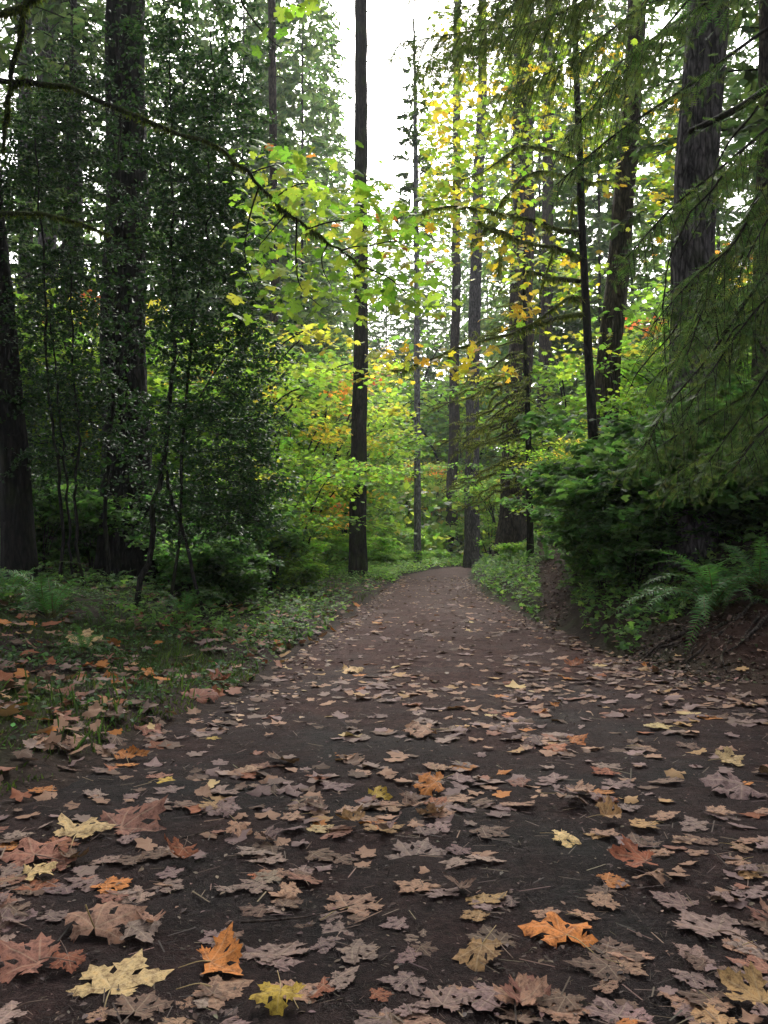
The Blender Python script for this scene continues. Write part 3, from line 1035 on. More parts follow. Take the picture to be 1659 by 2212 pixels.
B2 = [([(1220, 290), (1100, 230), (960, 190), (830, 180), (780, 205), (560, 370), (360, 430)], 0.055, 0.010, -1.2),
      ([(1225, 400), (1130, 380), (960, 360), (850, 400), (760, 490), (680, 600), (560, 800)], 0.060, 0.010, -1.5),
      ([(1245, 785), (1060, 745), (900, 690), (700, 645), (560, 615), (320, 600), (130, 640)], 0.085, 0.010, -1.0),
      ([(1255, 955), (1100, 890), (850, 840), (640, 745), (540, 700)], 0.085, 0.022, -1.8),
      ([(1262, 1115), (1100, 1100), (1000, 1075), (880, 1045)], 0.085, 0.050, -0.6),
      ([(1262, 1232), (1180, 1225), (1050, 1310), (930, 1400), (800, 1462)], 0.055, 0.035, -0.3),
      ([(1270, 1348), (1120, 1360), (1000, 1400), (800, 1465), (560, 1530), (380, 1580), (250, 1640), (30, 1720), (-60, 1735)], 0.075, 0.010, -0.6),
      ([(1262, 290), (1320, 265), (1392, 228)], 0.085, 0.070, -0.4),
      ([(1270, 410), (1330, 432), (1430, 420), (1560, 400)], 0.060, 0.025, 0.6),
      ([(1050, 880), (1045, 960), (1000, 1080), (960, 1230)], 0.022, 0.010, -0.3),
      ([(1232, 520), (1195, 580), (1180, 740)], 0.018, 0.008, -0.3),
      ([(735, 780), (700, 920), (680, 1040)], 0.016, 0.008, -1.6),
      ([(700, 645), (640, 720), (560, 790), (490, 860)], 0.022, 0.008, -1.0)]
for k, (s, r0_, r1_, dd) in enumerate(B2):
    limb(MAPLE2, D(Z4(s), 18, dd), r0_ * 0.62, r1_ * 0.7, 30, moss=330, hang=0.13, seed=60 + k, bump=0.35)
YEL = [(0.52, 0.40, 0.03), (0.46, 0.40, 0.04), (0.52, 0.33, 0.03), (0.32, 0.38, 0.04)]
GRN = [(0.19, 0.31, 0.035), (0.15, 0.27, 0.03), (0.26, 0.35, 0.04), (0.36, 0.38, 0.05)]
r2 = np.random.default_rng(6)
yblob = [(830, 770, 30, 22, 0.9), (880, 775, 40, 22, 0.75), (940, 780, 40, 20, 0.7), (980, 790, 25, 14, 0.7), (1040, 750, 25, 12, 0.9), (1105, 690, 30, 16, 0.95), (1135, 665, 25, 16, 0.9), (1095, 805, 22, 14, 0.9),
         (1020, 795, 25, 14, 0.8), (1000, 480, 60, 40, 0.55), (950, 500, 40, 40, 0.3), (1040, 440, 60, 40, 0.5), (1030, 520, 40, 30, 0.8), (1060, 540, 30, 30, 0.8), (1130, 470, 50, 30, 0.5), (1330, 380, 30, 30, 0.5)]
n_part = 0
for k in range(280):
    q = yblob[k % len(yblob)]
    px, py = q[0] + q[2] * r2.normal() * 0.7, q[1] + q[3] * r2.normal() * 0.7
    col = pal(YEL if r2.random() < q[4] else GRN, 1, r2, 0.12)[0]
    leaf_obj(MAPLE2, P(px, py, 17.3 + r2.uniform(-1.2, 0.8)), r2.uniform(0.09, 0.17), col, 0.8, rr=r2)
mb = MB()
gb = [(940, 270, 25, 60), (935, 430, 25, 40), (1000, 180, 60, 60), (1100, 160, 80, 70), (1050, 280, 80, 60), (1150, 300, 80, 70), (980, 330, 40, 60), (1200, 220, 60, 60), (960, 440, 40, 60), (1060, 400, 80, 50), (1130, 560, 60, 50), (1290, 300, 40, 60), (1440, 300, 40, 60), (1420, 420, 30, 60),
      (1230, 600, 40, 40), (1180, 110, 80, 60), (1300, 150, 60, 60), (1050, 60, 100, 40)]
pp, cc = [], []
for k in range(4200):
    q = gb[k % len(gb)]
    px, py = q[0] + q[2] * r2.normal() * 0.8, q[1] + q[3] * r2.normal() * 0.8
    if px < 905:
        continue
    pp.append(P(px, py, 20 + r2.uniform(-0.5, 6.5)))
    yl = vnoise(px / 38.0, py / 38.0, 3.0) > 0.70 or r2.random() < 0.06
    cc.append(pal(YEL if yl else GRN, 1, r2, 0.15)[0])
pp, cc = np.array(pp), np.array(cc)
n_ = np.array([0, -0.35, 1.0]) + 0.55 * r2.normal(size=(len(pp), 3))
X, Y, Z = frames(n_, r2, r2.normal(size=(len(pp), 3)) + [0, 0, -0.7])
scatter(mb, STAR_V * [1.25, 1.1, 1] , STAR_T, pp, X, Y, Z, r2.uniform(0.11, 0.24, len(pp)), cc)
mb.obj('foliage', M['tree_leaf'], MAPLE2, kind='stuff')

# ------------------------------------------------------------------ the small mossy conifer, dead limbs all round
b = P(1145, 1160, 27)
SAP = thing('conifer_sapling', 'small spindly conifer covered in drooping moss-green dead limbs', 'tree', (b[0], b[1], float(H(b[0], b[1]))))
HERO.append((1140, 27, 'the mossy dead-limbed conifer'))
px_trunk(SAP, [(1131, 470, 3), (1132, 600, 7), (1135, 760, 10), (1140, 900, 12), (1145, 1165, 15)], 27, M['dark_bark'], seg=16, step=0.12, ridge=0.06, flare=0.2, seed=44)
LIMBS = []
for k in range(5):
    r = np.random.default_rng(700 + k)
    mb, mm = MB(), MB()
    s = np.linspace(0, 1, 12)[:, None]
    c = np.array([1.0, 0, 0]) * s + np.array([0, 0, 1]) * (0.06 * s - (0.42 + 0.08 * k) * s ** 1.6 + 0.16 * s ** 3) + 0.02 * r.normal(size=(12, 3))
    v, t = tube_arrays(c, np.linspace(0.020, 0.006, 12), 6, 0.3, k)
    mb.add(v, t)
    moss_coat(mm, c, np.linspace(0.024, 0.010, 12), 420, 0.03, k)
    for j in range(5):
        u = 3 + 2 * j - (j == 4)
        e2 = c[u] + np.array([0.22, r.choice([-1, 1]) * r.uniform(0.1, 0.25), -r.uniform(0.02, 0.2)]) * r.uniform(0.5, 1.2)
        cc = smooth([c[u], (c[u] + e2) / 2 + [0, 0, 0.02], e2], 5)
        v, t = tube_arrays(cc, np.linspace(0.009, 0.004, 5), 4)
        mb.add(v, t)
        moss_coat(mm, cc, np.full(5, 0.010), 380, 0.03, j + k * 20)
    LIMBS.append((mb.mesh('limb', M['mossy_limb']), mm.mesh('moss', M['moss'])))
r = np.random.default_rng(9)
for k in range(50):
    row = 1060 - (k / 49.0) ** 0.9 * 500
    p = P(1132 + 8 * (row - 600) / 400, row, 27)
    side = k % 3
    a = PI + r.normal() * 0.6 if side < 2 else r.normal() * 0.9
    L = (2.9 if side < 2 else 1.3) * (0.35 + 0.65 * sstep(600, 820, row)) * r.uniform(0.6, 1.1) * (1.0 if row < 950 else 0.75)
    lm, ms = LIMBS[int(r.integers(5))]
    o = place('limb', lm, SAP, p, (r.normal() * 0.1, r.normal() * 0.12 - (0.0 if side < 2 else 0.25), a), float(L))
    m_ = bpy.data.objects.new('moss', ms)
    COL.objects.link(m_)
    m_.parent = o
    m_['kind'] = 'stuff'

# ------------------------------------------------------------------ hemlock: trunk out of frame, limbs sweeping in


def hemlock_limb(root, pts, r0, side=0.75, droop=0.35, seed=0, first=0.12, cols=None, step=0.055, thin=1.0, tip=0.004):
    r = np.random.default_rng(seed + 50)
    n = 28
    c = smooth(pts, n)
    T = norm(np.gradient(c, axis=0))
    L = np.linalg.norm(np.diff(c, axis=0), axis=1).sum()
    mb = MB()
    v, t = tube_arrays(c, np.linspace(r0, tip, n), 7, 0.15, seed)
    mb.add(v, t)
    pos, dirs, ups, size = [], [], [], []
    for k in range(int(L * (1 - first) / step)):
        u = first + (1 - first) * (k + r.uniform(0, 1)) * step / (L * (1 - first))
        if u > 1:
            break
        x = u * (n - 1)
        i0 = int(min(x, n - 2))
        p = c[i0] + (c[i0 + 1] - c[i0]) * (x - i0)
        tg = T[i0]
        sd = norm(np.cross(tg, [0, 0, 1.0])) * (1 if k % 2 else -1)
        ln = side * (1.05 - 0.65 * u) * r.uniform(0.45, 1.2)
        s = np.linspace(0, 1, 6)[:, None]
        dirv = norm(tg * r.uniform(0.5, 0.9) + sd * r.uniform(0.4, 1.0) + np.array([0, 0, -0.15]))
        q = p + dirv * s * ln + np.array([0, 0, -1]) * droop * s ** 2 * ln * r.uniform(0.7, 1.9)
        v, t = tube_arrays(q, np.linspace(0.0045, 0.0015, 6), 4)
        mb.add(v, t)
        m = int(ln / 0.022 * thin)
        w_ = r.uniform(0.08, 1, m)
        pos.append(np.stack([np.interp(w_, s[:, 0], q[:, j]) for j in range(3)], -1))
        qt = norm(np.gradient(q, axis=0))
        qd = np.stack([np.interp(w_, s[:, 0], qt[:, j]) for j in range(3)], -1)
        lat = norm(np.cross(qd, [0, 0, 1.0])) * r.choice([-1, 1], m)[:, None]
        dirs.append(qd * 0.7 + lat * r.uniform(0.3, 1.1, (m, 1)) + np.array([0, 0, -0.25]) + 0.15 * r.normal(size=(m, 3)))
        ups.append(np.array([0, -0.2, 0.5]) + 0.9 * r.normal(size=(m, 3)))
        size.append(r.uniform(0.08, 0.19, m) * (1.1 - 0.5 * w_))
    o = mb.obj('limb', M['twig'], root)
    pos, dirs, ups, size = np.vstack(pos), np.vstack(dirs), np.vstack(ups), np.concatenate(size)
    X, Y, Z = frames(ups, r, dirs)
    f = MB()
    scatter(f, TWIG_V, TWIG_T, pos, X, Y, Z, size, pal(cols or [(0.06, 0.115, 0.03), (0.08, 0.14, 0.04), (0.045, 0.09, 0.025), (0.11, 0.15, 0.04)], len(pos), r, 0.15))
    f.obj('needles', M['needle'], o, kind='stuff')
    return o


b = np.array([5.15, 9.6, 0])
b[2] = float(H(b[0], b[1]))
HEM = thing('hemlock_tree', 'hemlock whose drooping dark sprays and bare limbs hang before the massive trunk', 'tree', b)
link('trunk', trunk_mesh('trunk', [b - [0, 0, 0.3], b + [0.05, 0, 2], b + [0.1, 0, 6], b + [0.0, 0.1, 16]], [0.27, 0.24, 0.21, 0.12], M['brown_bark'], seg=40, step=0.12, ridge=0.1, flare=0.7, seed=50), HEM)
add_crown(HEM, b[0], b[1], 11.0, 1.1, 0.7, 1.0)
hl = [([(1860, 100), (1720, 150), (1600, 230), (1490, 285)], 8.3, 0.0, 0.036, 0.25, 0.2, 0.45),
      ([(1850, -60), (1660, 60), (1480, 190), (1330, 290), (1200, 400)], 8.0, -0.6, 0.022, 0.5, 0.4, 0.3),
      ([(1850, 120), (1690, 250), (1560, 360), (1450, 450), (1350, 560)], 8.6, -0.8, 0.020, 0.80, 0.45, 0.2),
      ([(1840, 320), (1700, 380), (1600, 500), (1530, 640), (1480, 780)], 8.2, -0.7, 0.020, 0.75, 0.5, 0.2),
      ([(1840, 470), (1720, 520), (1620, 640), (1540, 760), (1440, 880), (1400, 960)], 8.8, -0.9, 0.020, 0.80, 0.5, 0.2),
      ([(1830, 640), (1740, 680), (1660, 800), (1600, 900), (1530, 1000)], 8.4, -0.4, 0.018, 0.7, 0.5, 0.2),
      ([(1840, 700), (1720, 760), (1600, 860), (1480, 930), (1350, 1010)], 9.2, -0.5, 0.018, 0.8, 0.45, 0.2),
      ([(1850, -200), (1700, -90), (1520, 10), (1400, 90), (1280, 180)], 7.6, -0.3, 0.022, 0.75, 0.4, 0.2),
      ([(1840, 830), (1740, 850), (1650, 930), (1580, 1020)], 8.0, -0.6, 0.015, 0.6, 0.5, 0.15),
      ([(1850, 220), (1740, 300), (1650, 400), (1590, 520), (1500, 600), (1410, 700)], 7.4, -0.3, 0.018, 0.7, 0.5, 0.2),
      ([(1850, 560), (1700, 600), (1560, 640), (1430, 760)], 9.3, 0.2, 0.018, 0.8, 0.5, 0.2)]
hl += [([(x + 60 + 15 * k, y - 90 + 45 * k) for x, y in s], d + 0.9, dd, r0 * 0.8, sd, dr, fst) for k, (s, d, dd, r0, sd, dr, fst) in enumerate(hl[3:7])]
hl += [([(1860, 360), (1700, 440), (1580, 530), (1430, 640)], 9.6, -0.2, 0.018, 0.85, 0.45, 0.2), ([(1860, 470), (1720, 560), (1560, 650), (1400, 740)], 9.8, 0, 0.018, 0.85, 0.45, 0.2), ([(1860, 560), (1700, 640), (1520, 720), (1400, 830)], 9.4, 0, 0.018, 0.85, 0.45, 0.2)]
hl += [([(1900, 500), (1760, 560), (1660, 640), (1580, 740), (1500, 860)], 7.0, -0.2, 0.016, 0.7, 0.5, 0.2), ([(1900, 260), (1780, 330), (1680, 440), (1600, 580)], 6.6, 0, 0.016, 0.7, 0.5, 0.2), ([(1900, 760), (1780, 800), (1680, 880), (1560, 960), (1430, 1040)], 9.6, -0.2, 0.016, 0.8, 0.45, 0.2)]
for k, (s, d, dd, r0, sd, dr, fst) in enumerate(hl):
    hemlock_limb(HEM, D(s, d, dd), r0, sd, dr, k, fst, thin=0.9, tip=0.030 if k == 0 else 0.004)
for k, s in enumerate([[(1650, 420), (1600, 560), (1545, 640), (1560, 760), (1600, 830)], [(1560, 380), (1480, 480), (1440, 600), (1435, 760), (1455, 900)], [(1500, 600), (1465, 700), (1380, 800), (1350, 860)],
                       [(1655, 760), (1600, 700), (1520, 820), (1450, 880)], [(1640, 230), (1560, 330), (1520, 460), (1470, 560)]]):
    limb(HEM, D(s, 7.6, 0.3), 0.011, 0.003, 26, mat='twig', seg=5, seed=90 + k, name='twig')
# roots on the mound
for k, s in enumerate([[(1640, 1290), (1590, 1340), (1520, 1400), (1470, 1440)], [(1600, 1330), (1500, 1380), (1420, 1400), (1390, 1425)], [(1660, 1330), (1600, 1390), (1540, 1425)], [(1659, 1300), (1620, 1360), (1590, 1400)], [(1500, 1360), (1450, 1380), (1410, 1412)], [(1560, 1350), (1500, 1400), (1490, 1430)], [(1580, 1380), (1560, 1420), (1570, 1450)], [(1480, 1370), (1430, 1390), (1380, 1432)]]):
    pts = []
    for (x_, y_) in s:
        q = G(x_, y_, 14)
        pts.append(q + [0, 0, 0.004])
    limb(HEM, pts, 0.024, 0.006, 18, mat='brown_bark', seg=8, seed=110 + k, name='root', bump=0.3)

# second hemlock, its limbs crossing the top of the picture
b = np.array([3.9, 6.5, 0])
b[2] = float(H(b[0], b[1]))
HEM2 = thing('hemlock_tree', 'hemlock limbs with hanging needles crossing the bright top of the view', 'tree', b)
link('trunk', trunk_mesh('trunk', [b - [0, 0, 0.3], b + [0, 0, 3], b + [0.1, 0, 8], b + [0, 0, 15]], [0.2, 0.17, 0.14, 0.08], M['brown_bark'], seg=28, step=0.2, ridge=0.1, seed=52), HEM2)
add_crown(HEM2, b[0], b[1], 9.5, 0.8, 0.7, 2.0)
for k, (s, d) in enumerate([([(1600, -240), (1360, -60), (1180, 40), (1000, 70), (850, 95)], 9.0), ([(1560, -260), (1300, -80), (1120, -10), (960, 20)], 8.6),
                            ([(1600, -200), (1420, -20), (1300, 80), (1180, 160), (1060, 210)], 9.5), ([(1500, -300), (1260, -120), (1040, -60), (880, -20)], 9.2), ([(1560, -220), (1300, -20), (1120, 60), (950, 130)], 9.8), ([(1500, -260), (1240, -60), (1060, 40), (900, 150)], 10.2), ([(1600, -140), (1470, 20), (1380, 120), (1290, 220), (1220, 300)], 9.2)]):
    hemlock_limb(HEM2, D(s, d, -0.4), 0.018, 0.75, 0.85, 30 + k, 0.3, thin=1.3, cols=[(0.07, 0.115, 0.03), (0.09, 0.14, 0.04), (0.12, 0.16, 0.045)])

# ------------------------------------------------------------------ holly: three trees of glossy leaves


def holly_tree(label, stems, blobs_px, seed, n_leaf, hero=None):
    r = np.random.default_rng(seed)
    s0, d0 = stems[0]
    b = P(s0[-1][0], s0[-1][1], d0)
    root = thing('holly_tree', label, 'tree', (b[0], b[1], float(H(b[0], b[1]))))
    if hero:
        HERO.append((s0[-1][0], d0, hero))
    for k, (s, d) in enumerate(stems):
        pts = D(s, d)[::-1]
        w_ = [q[2] if len(q) > 2 else 10 for q in s]
        pts[0][2] = min(pts[0][2], float(H(pts[0][0], pts[0][1])) - 0.1)
        limb(root, pts, 0.62 * w_[-1] / 2 * d / F, 0.7 * w_[0] / 2 * d / F, 40, mat='dark_bark', seg=10, seed=seed + k, name='trunk' if k == 0 else 'stem', bump=0.12)
    tot = sum(q[2] * q[3] for q in blobs_px)
    fol, tw = MB(), MB()
    for (px, py, sx, sy, d, dd) in blobs_px:
        m = max(6, int(n_leaf * sx * sy / tot / 26))
        for k in range(m):
            c0 = P(px + sx * r.uniform(-1, 1), py + sy * r.uniform(-1, 1), d + dd * r.uniform(-1, 1))
            a = r.uniform(0, 2 * PI)
            dv = np.array([math.cos(a), math.sin(a), r.uniform(-0.5, 0.35)])
            L = r.uniform(0.35, 0.8)
            c = smooth([c0, c0 + dv * L * 0.5 + [0, 0, 0.04], c0 + dv * L + [0, 0, -0.08 * L]], 6)
            v, t = tube_arrays(c, np.linspace(0.006, 0.002, 6), 4)
            tw.add(v, t)
            nl = 26
            u = r.uniform(0.1, 1, nl)
            p = np.stack([np.interp(u, np.linspace(0, 1, 6), c[:, j]) for j in range(3)], -1)
            nr = np.array([0, -0.15, 0.9]) + 0.75 * r.normal(size=(nl, 3))
            X, Y, Z = frames(nr, r, dv + 0.9 * r.normal(size=(nl, 3)))
            cl = pal([(0.022, 0.062, 0.016), (0.032, 0.082, 0.018), (0.016, 0.045, 0.014), (0.05, 0.11, 0.022)], nl, r, 0.2)
            scatter(fol, HOLLY4_V * [1.1, 1, 1], HOLLY4_T, p + 0.03 * r.normal(size=(nl, 3)), X, Y, Z, r.uniform(0.05, 0.085, nl), cl)
    tw.obj('twigs', M['twig'], root, kind='stuff')
    fol.obj('foliage', M['holly'], root, kind='stuff')
    return root


holly_tree('tall holly of dense glossy leaves between the thick fir and the maple leaves', [
    ([(368, 120, 5), (372, 400, 8), (375, 700, 12), (366, 930, 16), (340, 1060, 18), (300, 1190, 22)], 13.5),
    ([(352, 980, 9), (372, 1080, 12), (395, 1150, 12), (445, 1215, 13)], 13.4), ([(460, 60, 4), (455, 400, 7), (420, 700, 9), (372, 900, 12)], 13.6)],
    [(420, 640, 130, 150, 13.8, 1.2), (450, 330, 110, 150, 13.6, 1.2), (420, 120, 110, 130, 13.5, 1.1), (500, 500, 70, 120, 13.9, 0.9), (470, 800, 110, 120, 13.9, 1.2), (430, 980, 130, 110, 13.8, 1.2),
     (540, 700, 60, 110, 14.2, 0.8), (520, 960, 70, 120, 14.2, 0.8), (480, 1080, 110, 50, 14, 1.0), (400, 450, 90, 140, 13.2, 0.9), (545, 1010, 50, 90, 14.5, 0.6), (430, 1130, 110, 50, 14.3, 1.0), (530, 1110, 50, 50, 14.8, 0.8)], 800, 33000, 'the tall holly')
holly_tree('holly with leaves veiling the face of the thick dark fir', [
    ([(260, -80, 5), (255, 300, 8), (262, 700, 12), (235, 1000, 14), (230, 1205, 16)], 15.5)],
    [(205, 700, 45, 170, 15.8, 0.7), (330, 950, 40, 120, 15.8, 0.7), (190, 480, 50, 150, 15.8, 1.0), (345, 480, 40, 150, 15.9, 0.6), (185, 220, 50, 150, 16.2, 0.9), (345, 200, 40, 150, 16, 0.6), (200, 950, 40, 120, 15.8, 0.6)], 820, 8500)
holly_tree('holly of several thin stems between the leaning dark trunk and the thick fir', [
    ([(80, 300, 5), (95, 650, 8), (112, 900, 11), (128, 1060, 12), (138, 1215, 13)], 14.5), ([(150, 560, 5), (160, 800, 8), (172, 960, 10), (160, 1080, 11), (178, 1215, 12)], 14.7),
    ([(110, 700, 5), (130, 900, 8), (146, 1080, 9), (156, 1215, 10)], 14.6)],
    [(100, 480, 110, 150, 15.2, 1.2), (70, 760, 90, 140, 15.2, 1.2), (150, 720, 90, 150, 15.4, 1.2), (120, 950, 120, 100, 15.6, 1.2), (60, 330, 90, 100, 15.6, 1.2), (140, 260, 110, 110, 16, 1.0), (60, 1080, 60, 60, 16.5, 1)], 840, 21000)
# ------------------------------------------------------------------ undergrowth: vine maples and bank shrubs


def shrub_meshes(seed, height, spread, plates, per, cols, tv, tt, size, w=None, upright=0.0, flat=0.42, stems=7):
    r = np.random.default_rng(seed)
    wood, fol = MB(), MB()
    curves = []
    for k in range(stems):
        a = r.uniform(0, 2 * PI)
        d = np.array([math.cos(a), math.sin(a), 0]) * spread * r.uniform(0.4, 1.0)
        h = height * r.uniform(0.6, 1.0)
        c = smooth([[0, 0, -0.1], d * 0.3 + [0, 0, h * 0.55], d * 0.75 + [0, 0, h * 0.9], d * 1.1 + [0, 0, h * (1 + upright)]], 14)
        v, t = tube_arrays(c, np.linspace(0.022, 0.006, 14) * height / 3, 5, 0.1, k)
        wood.add(v, t)
        curves.append(c)
    for k in range(plates):
        c = curves[int(r.integers(stems))]
        i = int(r.integers(2, 14))
        o = c[i]
        a = r.uniform(0, 2 * PI)
        d = np.array([math.cos(a), math.sin(a), r.uniform(-0.25, 0.15)])
        L = spread * r.uniform(0.3, 0.75)
        q = smooth([o, o + d * L * 0.5 + [0, 0, 0.05 * L], o + d * L - [0, 0, 0.06 * L]], 6)
        v, t = tube_arrays(q, np.linspace(0.006, 0.002, 6) * height / 3, 4)
        wood.add(v, t)
        u = r.uniform(0.1, 1.05, per)
        p = o + d * (u * L)[:, None] + np.array([-d[1], d[0], 0]) * (r.normal(size=(per, 1)) * 0.25 * L) + np.array([0, 0, 1]) * r.normal(size=(per, 1)) * 0.05
        nr = np.array([0, 0, 1.0]) + flat * r.normal(size=(per, 3))
        X, Y, Z = frames(nr, r, d + 0.8 * r.normal(size=(per, 3)) + [0, 0, -0.2])
        base = np.array(cols)[r.choice(len(cols), p=w)]
        cl = np.clip(base * (1 + 0.18 * r.normal(size=(per, 1))) * (1 + 0.08 * r.normal(size=(per, 3))), 0.004, 0.9)
        scatter(fol, tv, tt, p, X, Y, Z, size * r.uniform(0.65, 1.25, per), cl)
    return wood.mesh('stems', M['twig']), fol.mesh('foliage', M['shrub'])


G1 = [(0.11, 0.21, 0.03), (0.09, 0.17, 0.03), (0.14, 0.24, 0.03), (0.19, 0.27, 0.035)]
VM_GREEN = [shrub_meshes(900 + i, 3.4, 1.7, 64, 62, G1 + [(0.30, 0.30, 0.04)], STAR_V, STAR_T, 0.115, [0.3, 0.3, 0.2, 0.15, 0.05]) for i in range(3)]
VM_MIX = [shrub_meshes(910 + i, 3.8, 1.9, 64, 62, G1[2:] + [(0.42, 0.33, 0.04), (0.45, 0.20, 0.04), (0.42, 0.09, 0.04)], STAR_V, STAR_T, 0.115, [0.33, 0.33, 0.2, 0.09, 0.05]) for i in range(2)]
SALMON = [shrub_meshes(920 + i, 1.7, 1.3, 60, 56, [(0.055, 0.125, 0.032), (0.04, 0.095, 0.028), (0.08, 0.16, 0.04)], TRI_V, TRI_T, 0.125, None, 0.0, 0.35, 9) for i in range(3)]
LOWG = [shrub_meshes(930 + i, 1.2, 1.2, 56, 56, [(0.12, 0.24, 0.035), (0.16, 0.28, 0.04), (0.20, 0.30, 0.05)], TRI_V, TRI_T, 0.11, None, 0.0, 0.3, 9) for i in range(2)]


def near_phrase(px, d, used_key, base):
    """a label that says which landmark a plant stands by"""
    hs_ = sorted(HERO, key=lambda h: abs(h[0] - px) + 4 * abs(h[1] - d))
    cands = []
    for h in hs_[:8]:
        rel = 'behind' if d > h[1] + 3 else ('in front of' if d < h[1] - 3 else 'beside')
        gap = abs(h[0] - px)
        far = 'close ' if gap < 70 else ('' if gap < 200 else 'some way ')
        cands.append(f'{base} {far}{rel} {h[2]}')
    for i, h in enumerate(hs_[:9]):
        for g_ in hs_[i + 1:9]:
            lo, hi = min(h[0], g_[0]), max(h[0], g_[0])
            if lo < px < hi:
                cands.append(f'{base} between {h[2]} and {g_[2]}')
    for c in cands:
        if len(c.split()) <= 16 and c not in USED:
            return c
    return cands[0]


def shrub(name, cat, base, kind, px, py, d, sc, group, k):
    p = P(px, py, d)
    z = float(H(p[0], p[1]))
    root = thing(name, near_phrase(px, d, None, base), cat, (p[0], p[1], z), group)
    a, b_ = kind[k % len(kind)]
    rz = rng.uniform(0, 6.28)
    o = place('stems', a, root, (p[0], p[1], z), (0, 0, rz), sc)
    o['kind'] = 'stuff'
    o = place('foliage', b_, root, (p[0], p[1], z), (0, 0, rz), sc)
    o['kind'] = 'stuff'
    return root


vm = [  # column, distance, scale, mixed colours?
    (560, 27, 1.5, 0), (640, 24, 1.3, 0), (690, 37, 1.7, 0), (620, 32, 2.0, 1), (690, 36, 2.2, 1), (740, 40, 2.2, 0), (540, 36, 2.4, 0), (660, 44, 2.4, 0), (720, 46, 2.2, 0), (870, 62, 1.8, 0),
    (930, 66, 1.8, 1), (960, 66, 1.5, 0), (800, 62, 1.6, 0), (1060, 60, 2.0, 0), (1000, 74, 2.0, 0), (1240, 22, 0.75, 0), (1290, 20, 0.75, 0), (1200, 33, 1.4, 0), (1340, 21, 0.75, 0), (1265, 29, 1.1, 1),
    (1430, 22, 0.85, 0), (1545, 20, 1.3, 0), (1440, 30, 2.0, 0), (1500, 26, 2.2, 0), (1560, 22, 1.9, 0), (1620, 24, 2.0, 0), (1540, 34, 2.6, 1), (1240, 36, 2.2, 0), (1085, 44, 1.5, 0),
    (60, 24, 2.0, 0), (180, 26, 2.2, 0), (330, 24, 2.0, 0), (430, 26, 2.2, 0), (480, 30, 2.4, 1), (120, 32, 2.6, 1), (380, 36, 2.8, 0), (250, 34, 2.8, 0), (20, 30, 2.4, 0), (520, 22, 1.2, 0), (590, 20, 0.9, 0), (750, 52, 1.8, 1), (720, 60, 2.6, 0)]
for k, (px, d, sc, mixd) in enumerate(vm):
    big = 'tall ' if sc > 1.9 else ('low ' if sc < 1.3 else '')
    shrub('vine_maple', 'shrub', f'{big}vine maple with {"yellow and green" if mixd else "fresh green"} leaves', VM_MIX if mixd else VM_GREEN, px, 1200, d, sc, 'vine maples in the undergrowth', k)
for k, (px, d, sc) in enumerate([(800, 88, 5.6), (850, 93, 6.4), (925, 87, 5.6), (740, 78, 5.2), (965, 82, 5.0), (680, 58, 3.6), (850, 76, 2.6), (900, 80, 2.7), (950, 74, 2.4), (985, 78, 2.7), (1000, 80, 5.5), (620, 48, 3.6)]):
    shrub('broadleaf_tree', 'tree', 'young pale green broadleaf tree', VM_GREEN, px, 1200, d, sc, 'young trees beyond the bend', k)
for k, (px, d, sc) in enumerate([(1300, 15.5, 0.8), (1370, 14, 0.75), (1420, 14.5, 1.2), (1500, 13.8, 1.1), (1580, 14, 1.25), (1640, 13.6, 1.2), (1330, 17, 1.2), (1430, 17.5, 1.4), (1540, 17, 1.4), (1640, 16.5, 1.5), (1270, 19, 0.9), (1690, 14, 1.4)]):
    shrub('bramble_shrub', 'shrub', f'{"low " if sc < 0.8 else ("tall " if sc > 1.3 else "")}dark green three-leaved bramble', SALMON, px, 1200, d, sc, 'brambles on the bank', k)
for k, (px, d, sc) in enumerate([(90, 17, 1.0), (200, 19, 1.1), (345, 19, 1.0), (400, 19, 1.1), (460, 17.5, 1.0), (520, 19.5, 1.0), (140, 21, 1.2), (300, 22, 1.3), (0, 19, 1.1), (560, 22, 0.9), (420, 15.5, 0.7), (500, 15.5, 0.6)]):
    shrub('bramble_shrub', 'shrub', f'{"low " if sc < 0.8 else ("tall " if sc > 1.15 else "")}shaded bramble', SALMON, px, 1200, d, sc, 'brambles in the shade', k)
for k, (px, d, sc) in enumerate([(835, 40, 0.5), (858, 43, 0.55), (885, 46, 0.6), (915, 49, 0.6), (945, 51.5, 0.6), (815, 44, 0.6), (850, 47.5, 0.7), (790, 40, 0.6), (700, 33, 1.0), (800, 42, 1.2), (850, 50, 1.4), (905, 57, 1.5), (950, 62, 1.7), (1000, 66, 1.8), (830, 45, 0.8), (740, 36, 1.1), (640, 29, 0.9), (1110, 31, 0.6), (880, 66, 2.0), (780, 50, 1.8), (600, 24, 0.8), (660, 22, 0.6)]):
    shrub('green_bush', 'shrub', f'{"small " if sc < 0.85 else ("large " if sc > 1.4 else "")}bright green bush', LOWG, px, 1200, d, sc, 'bright bushes at the bend', k)

# ------------------------------------------------------------------ sword ferns


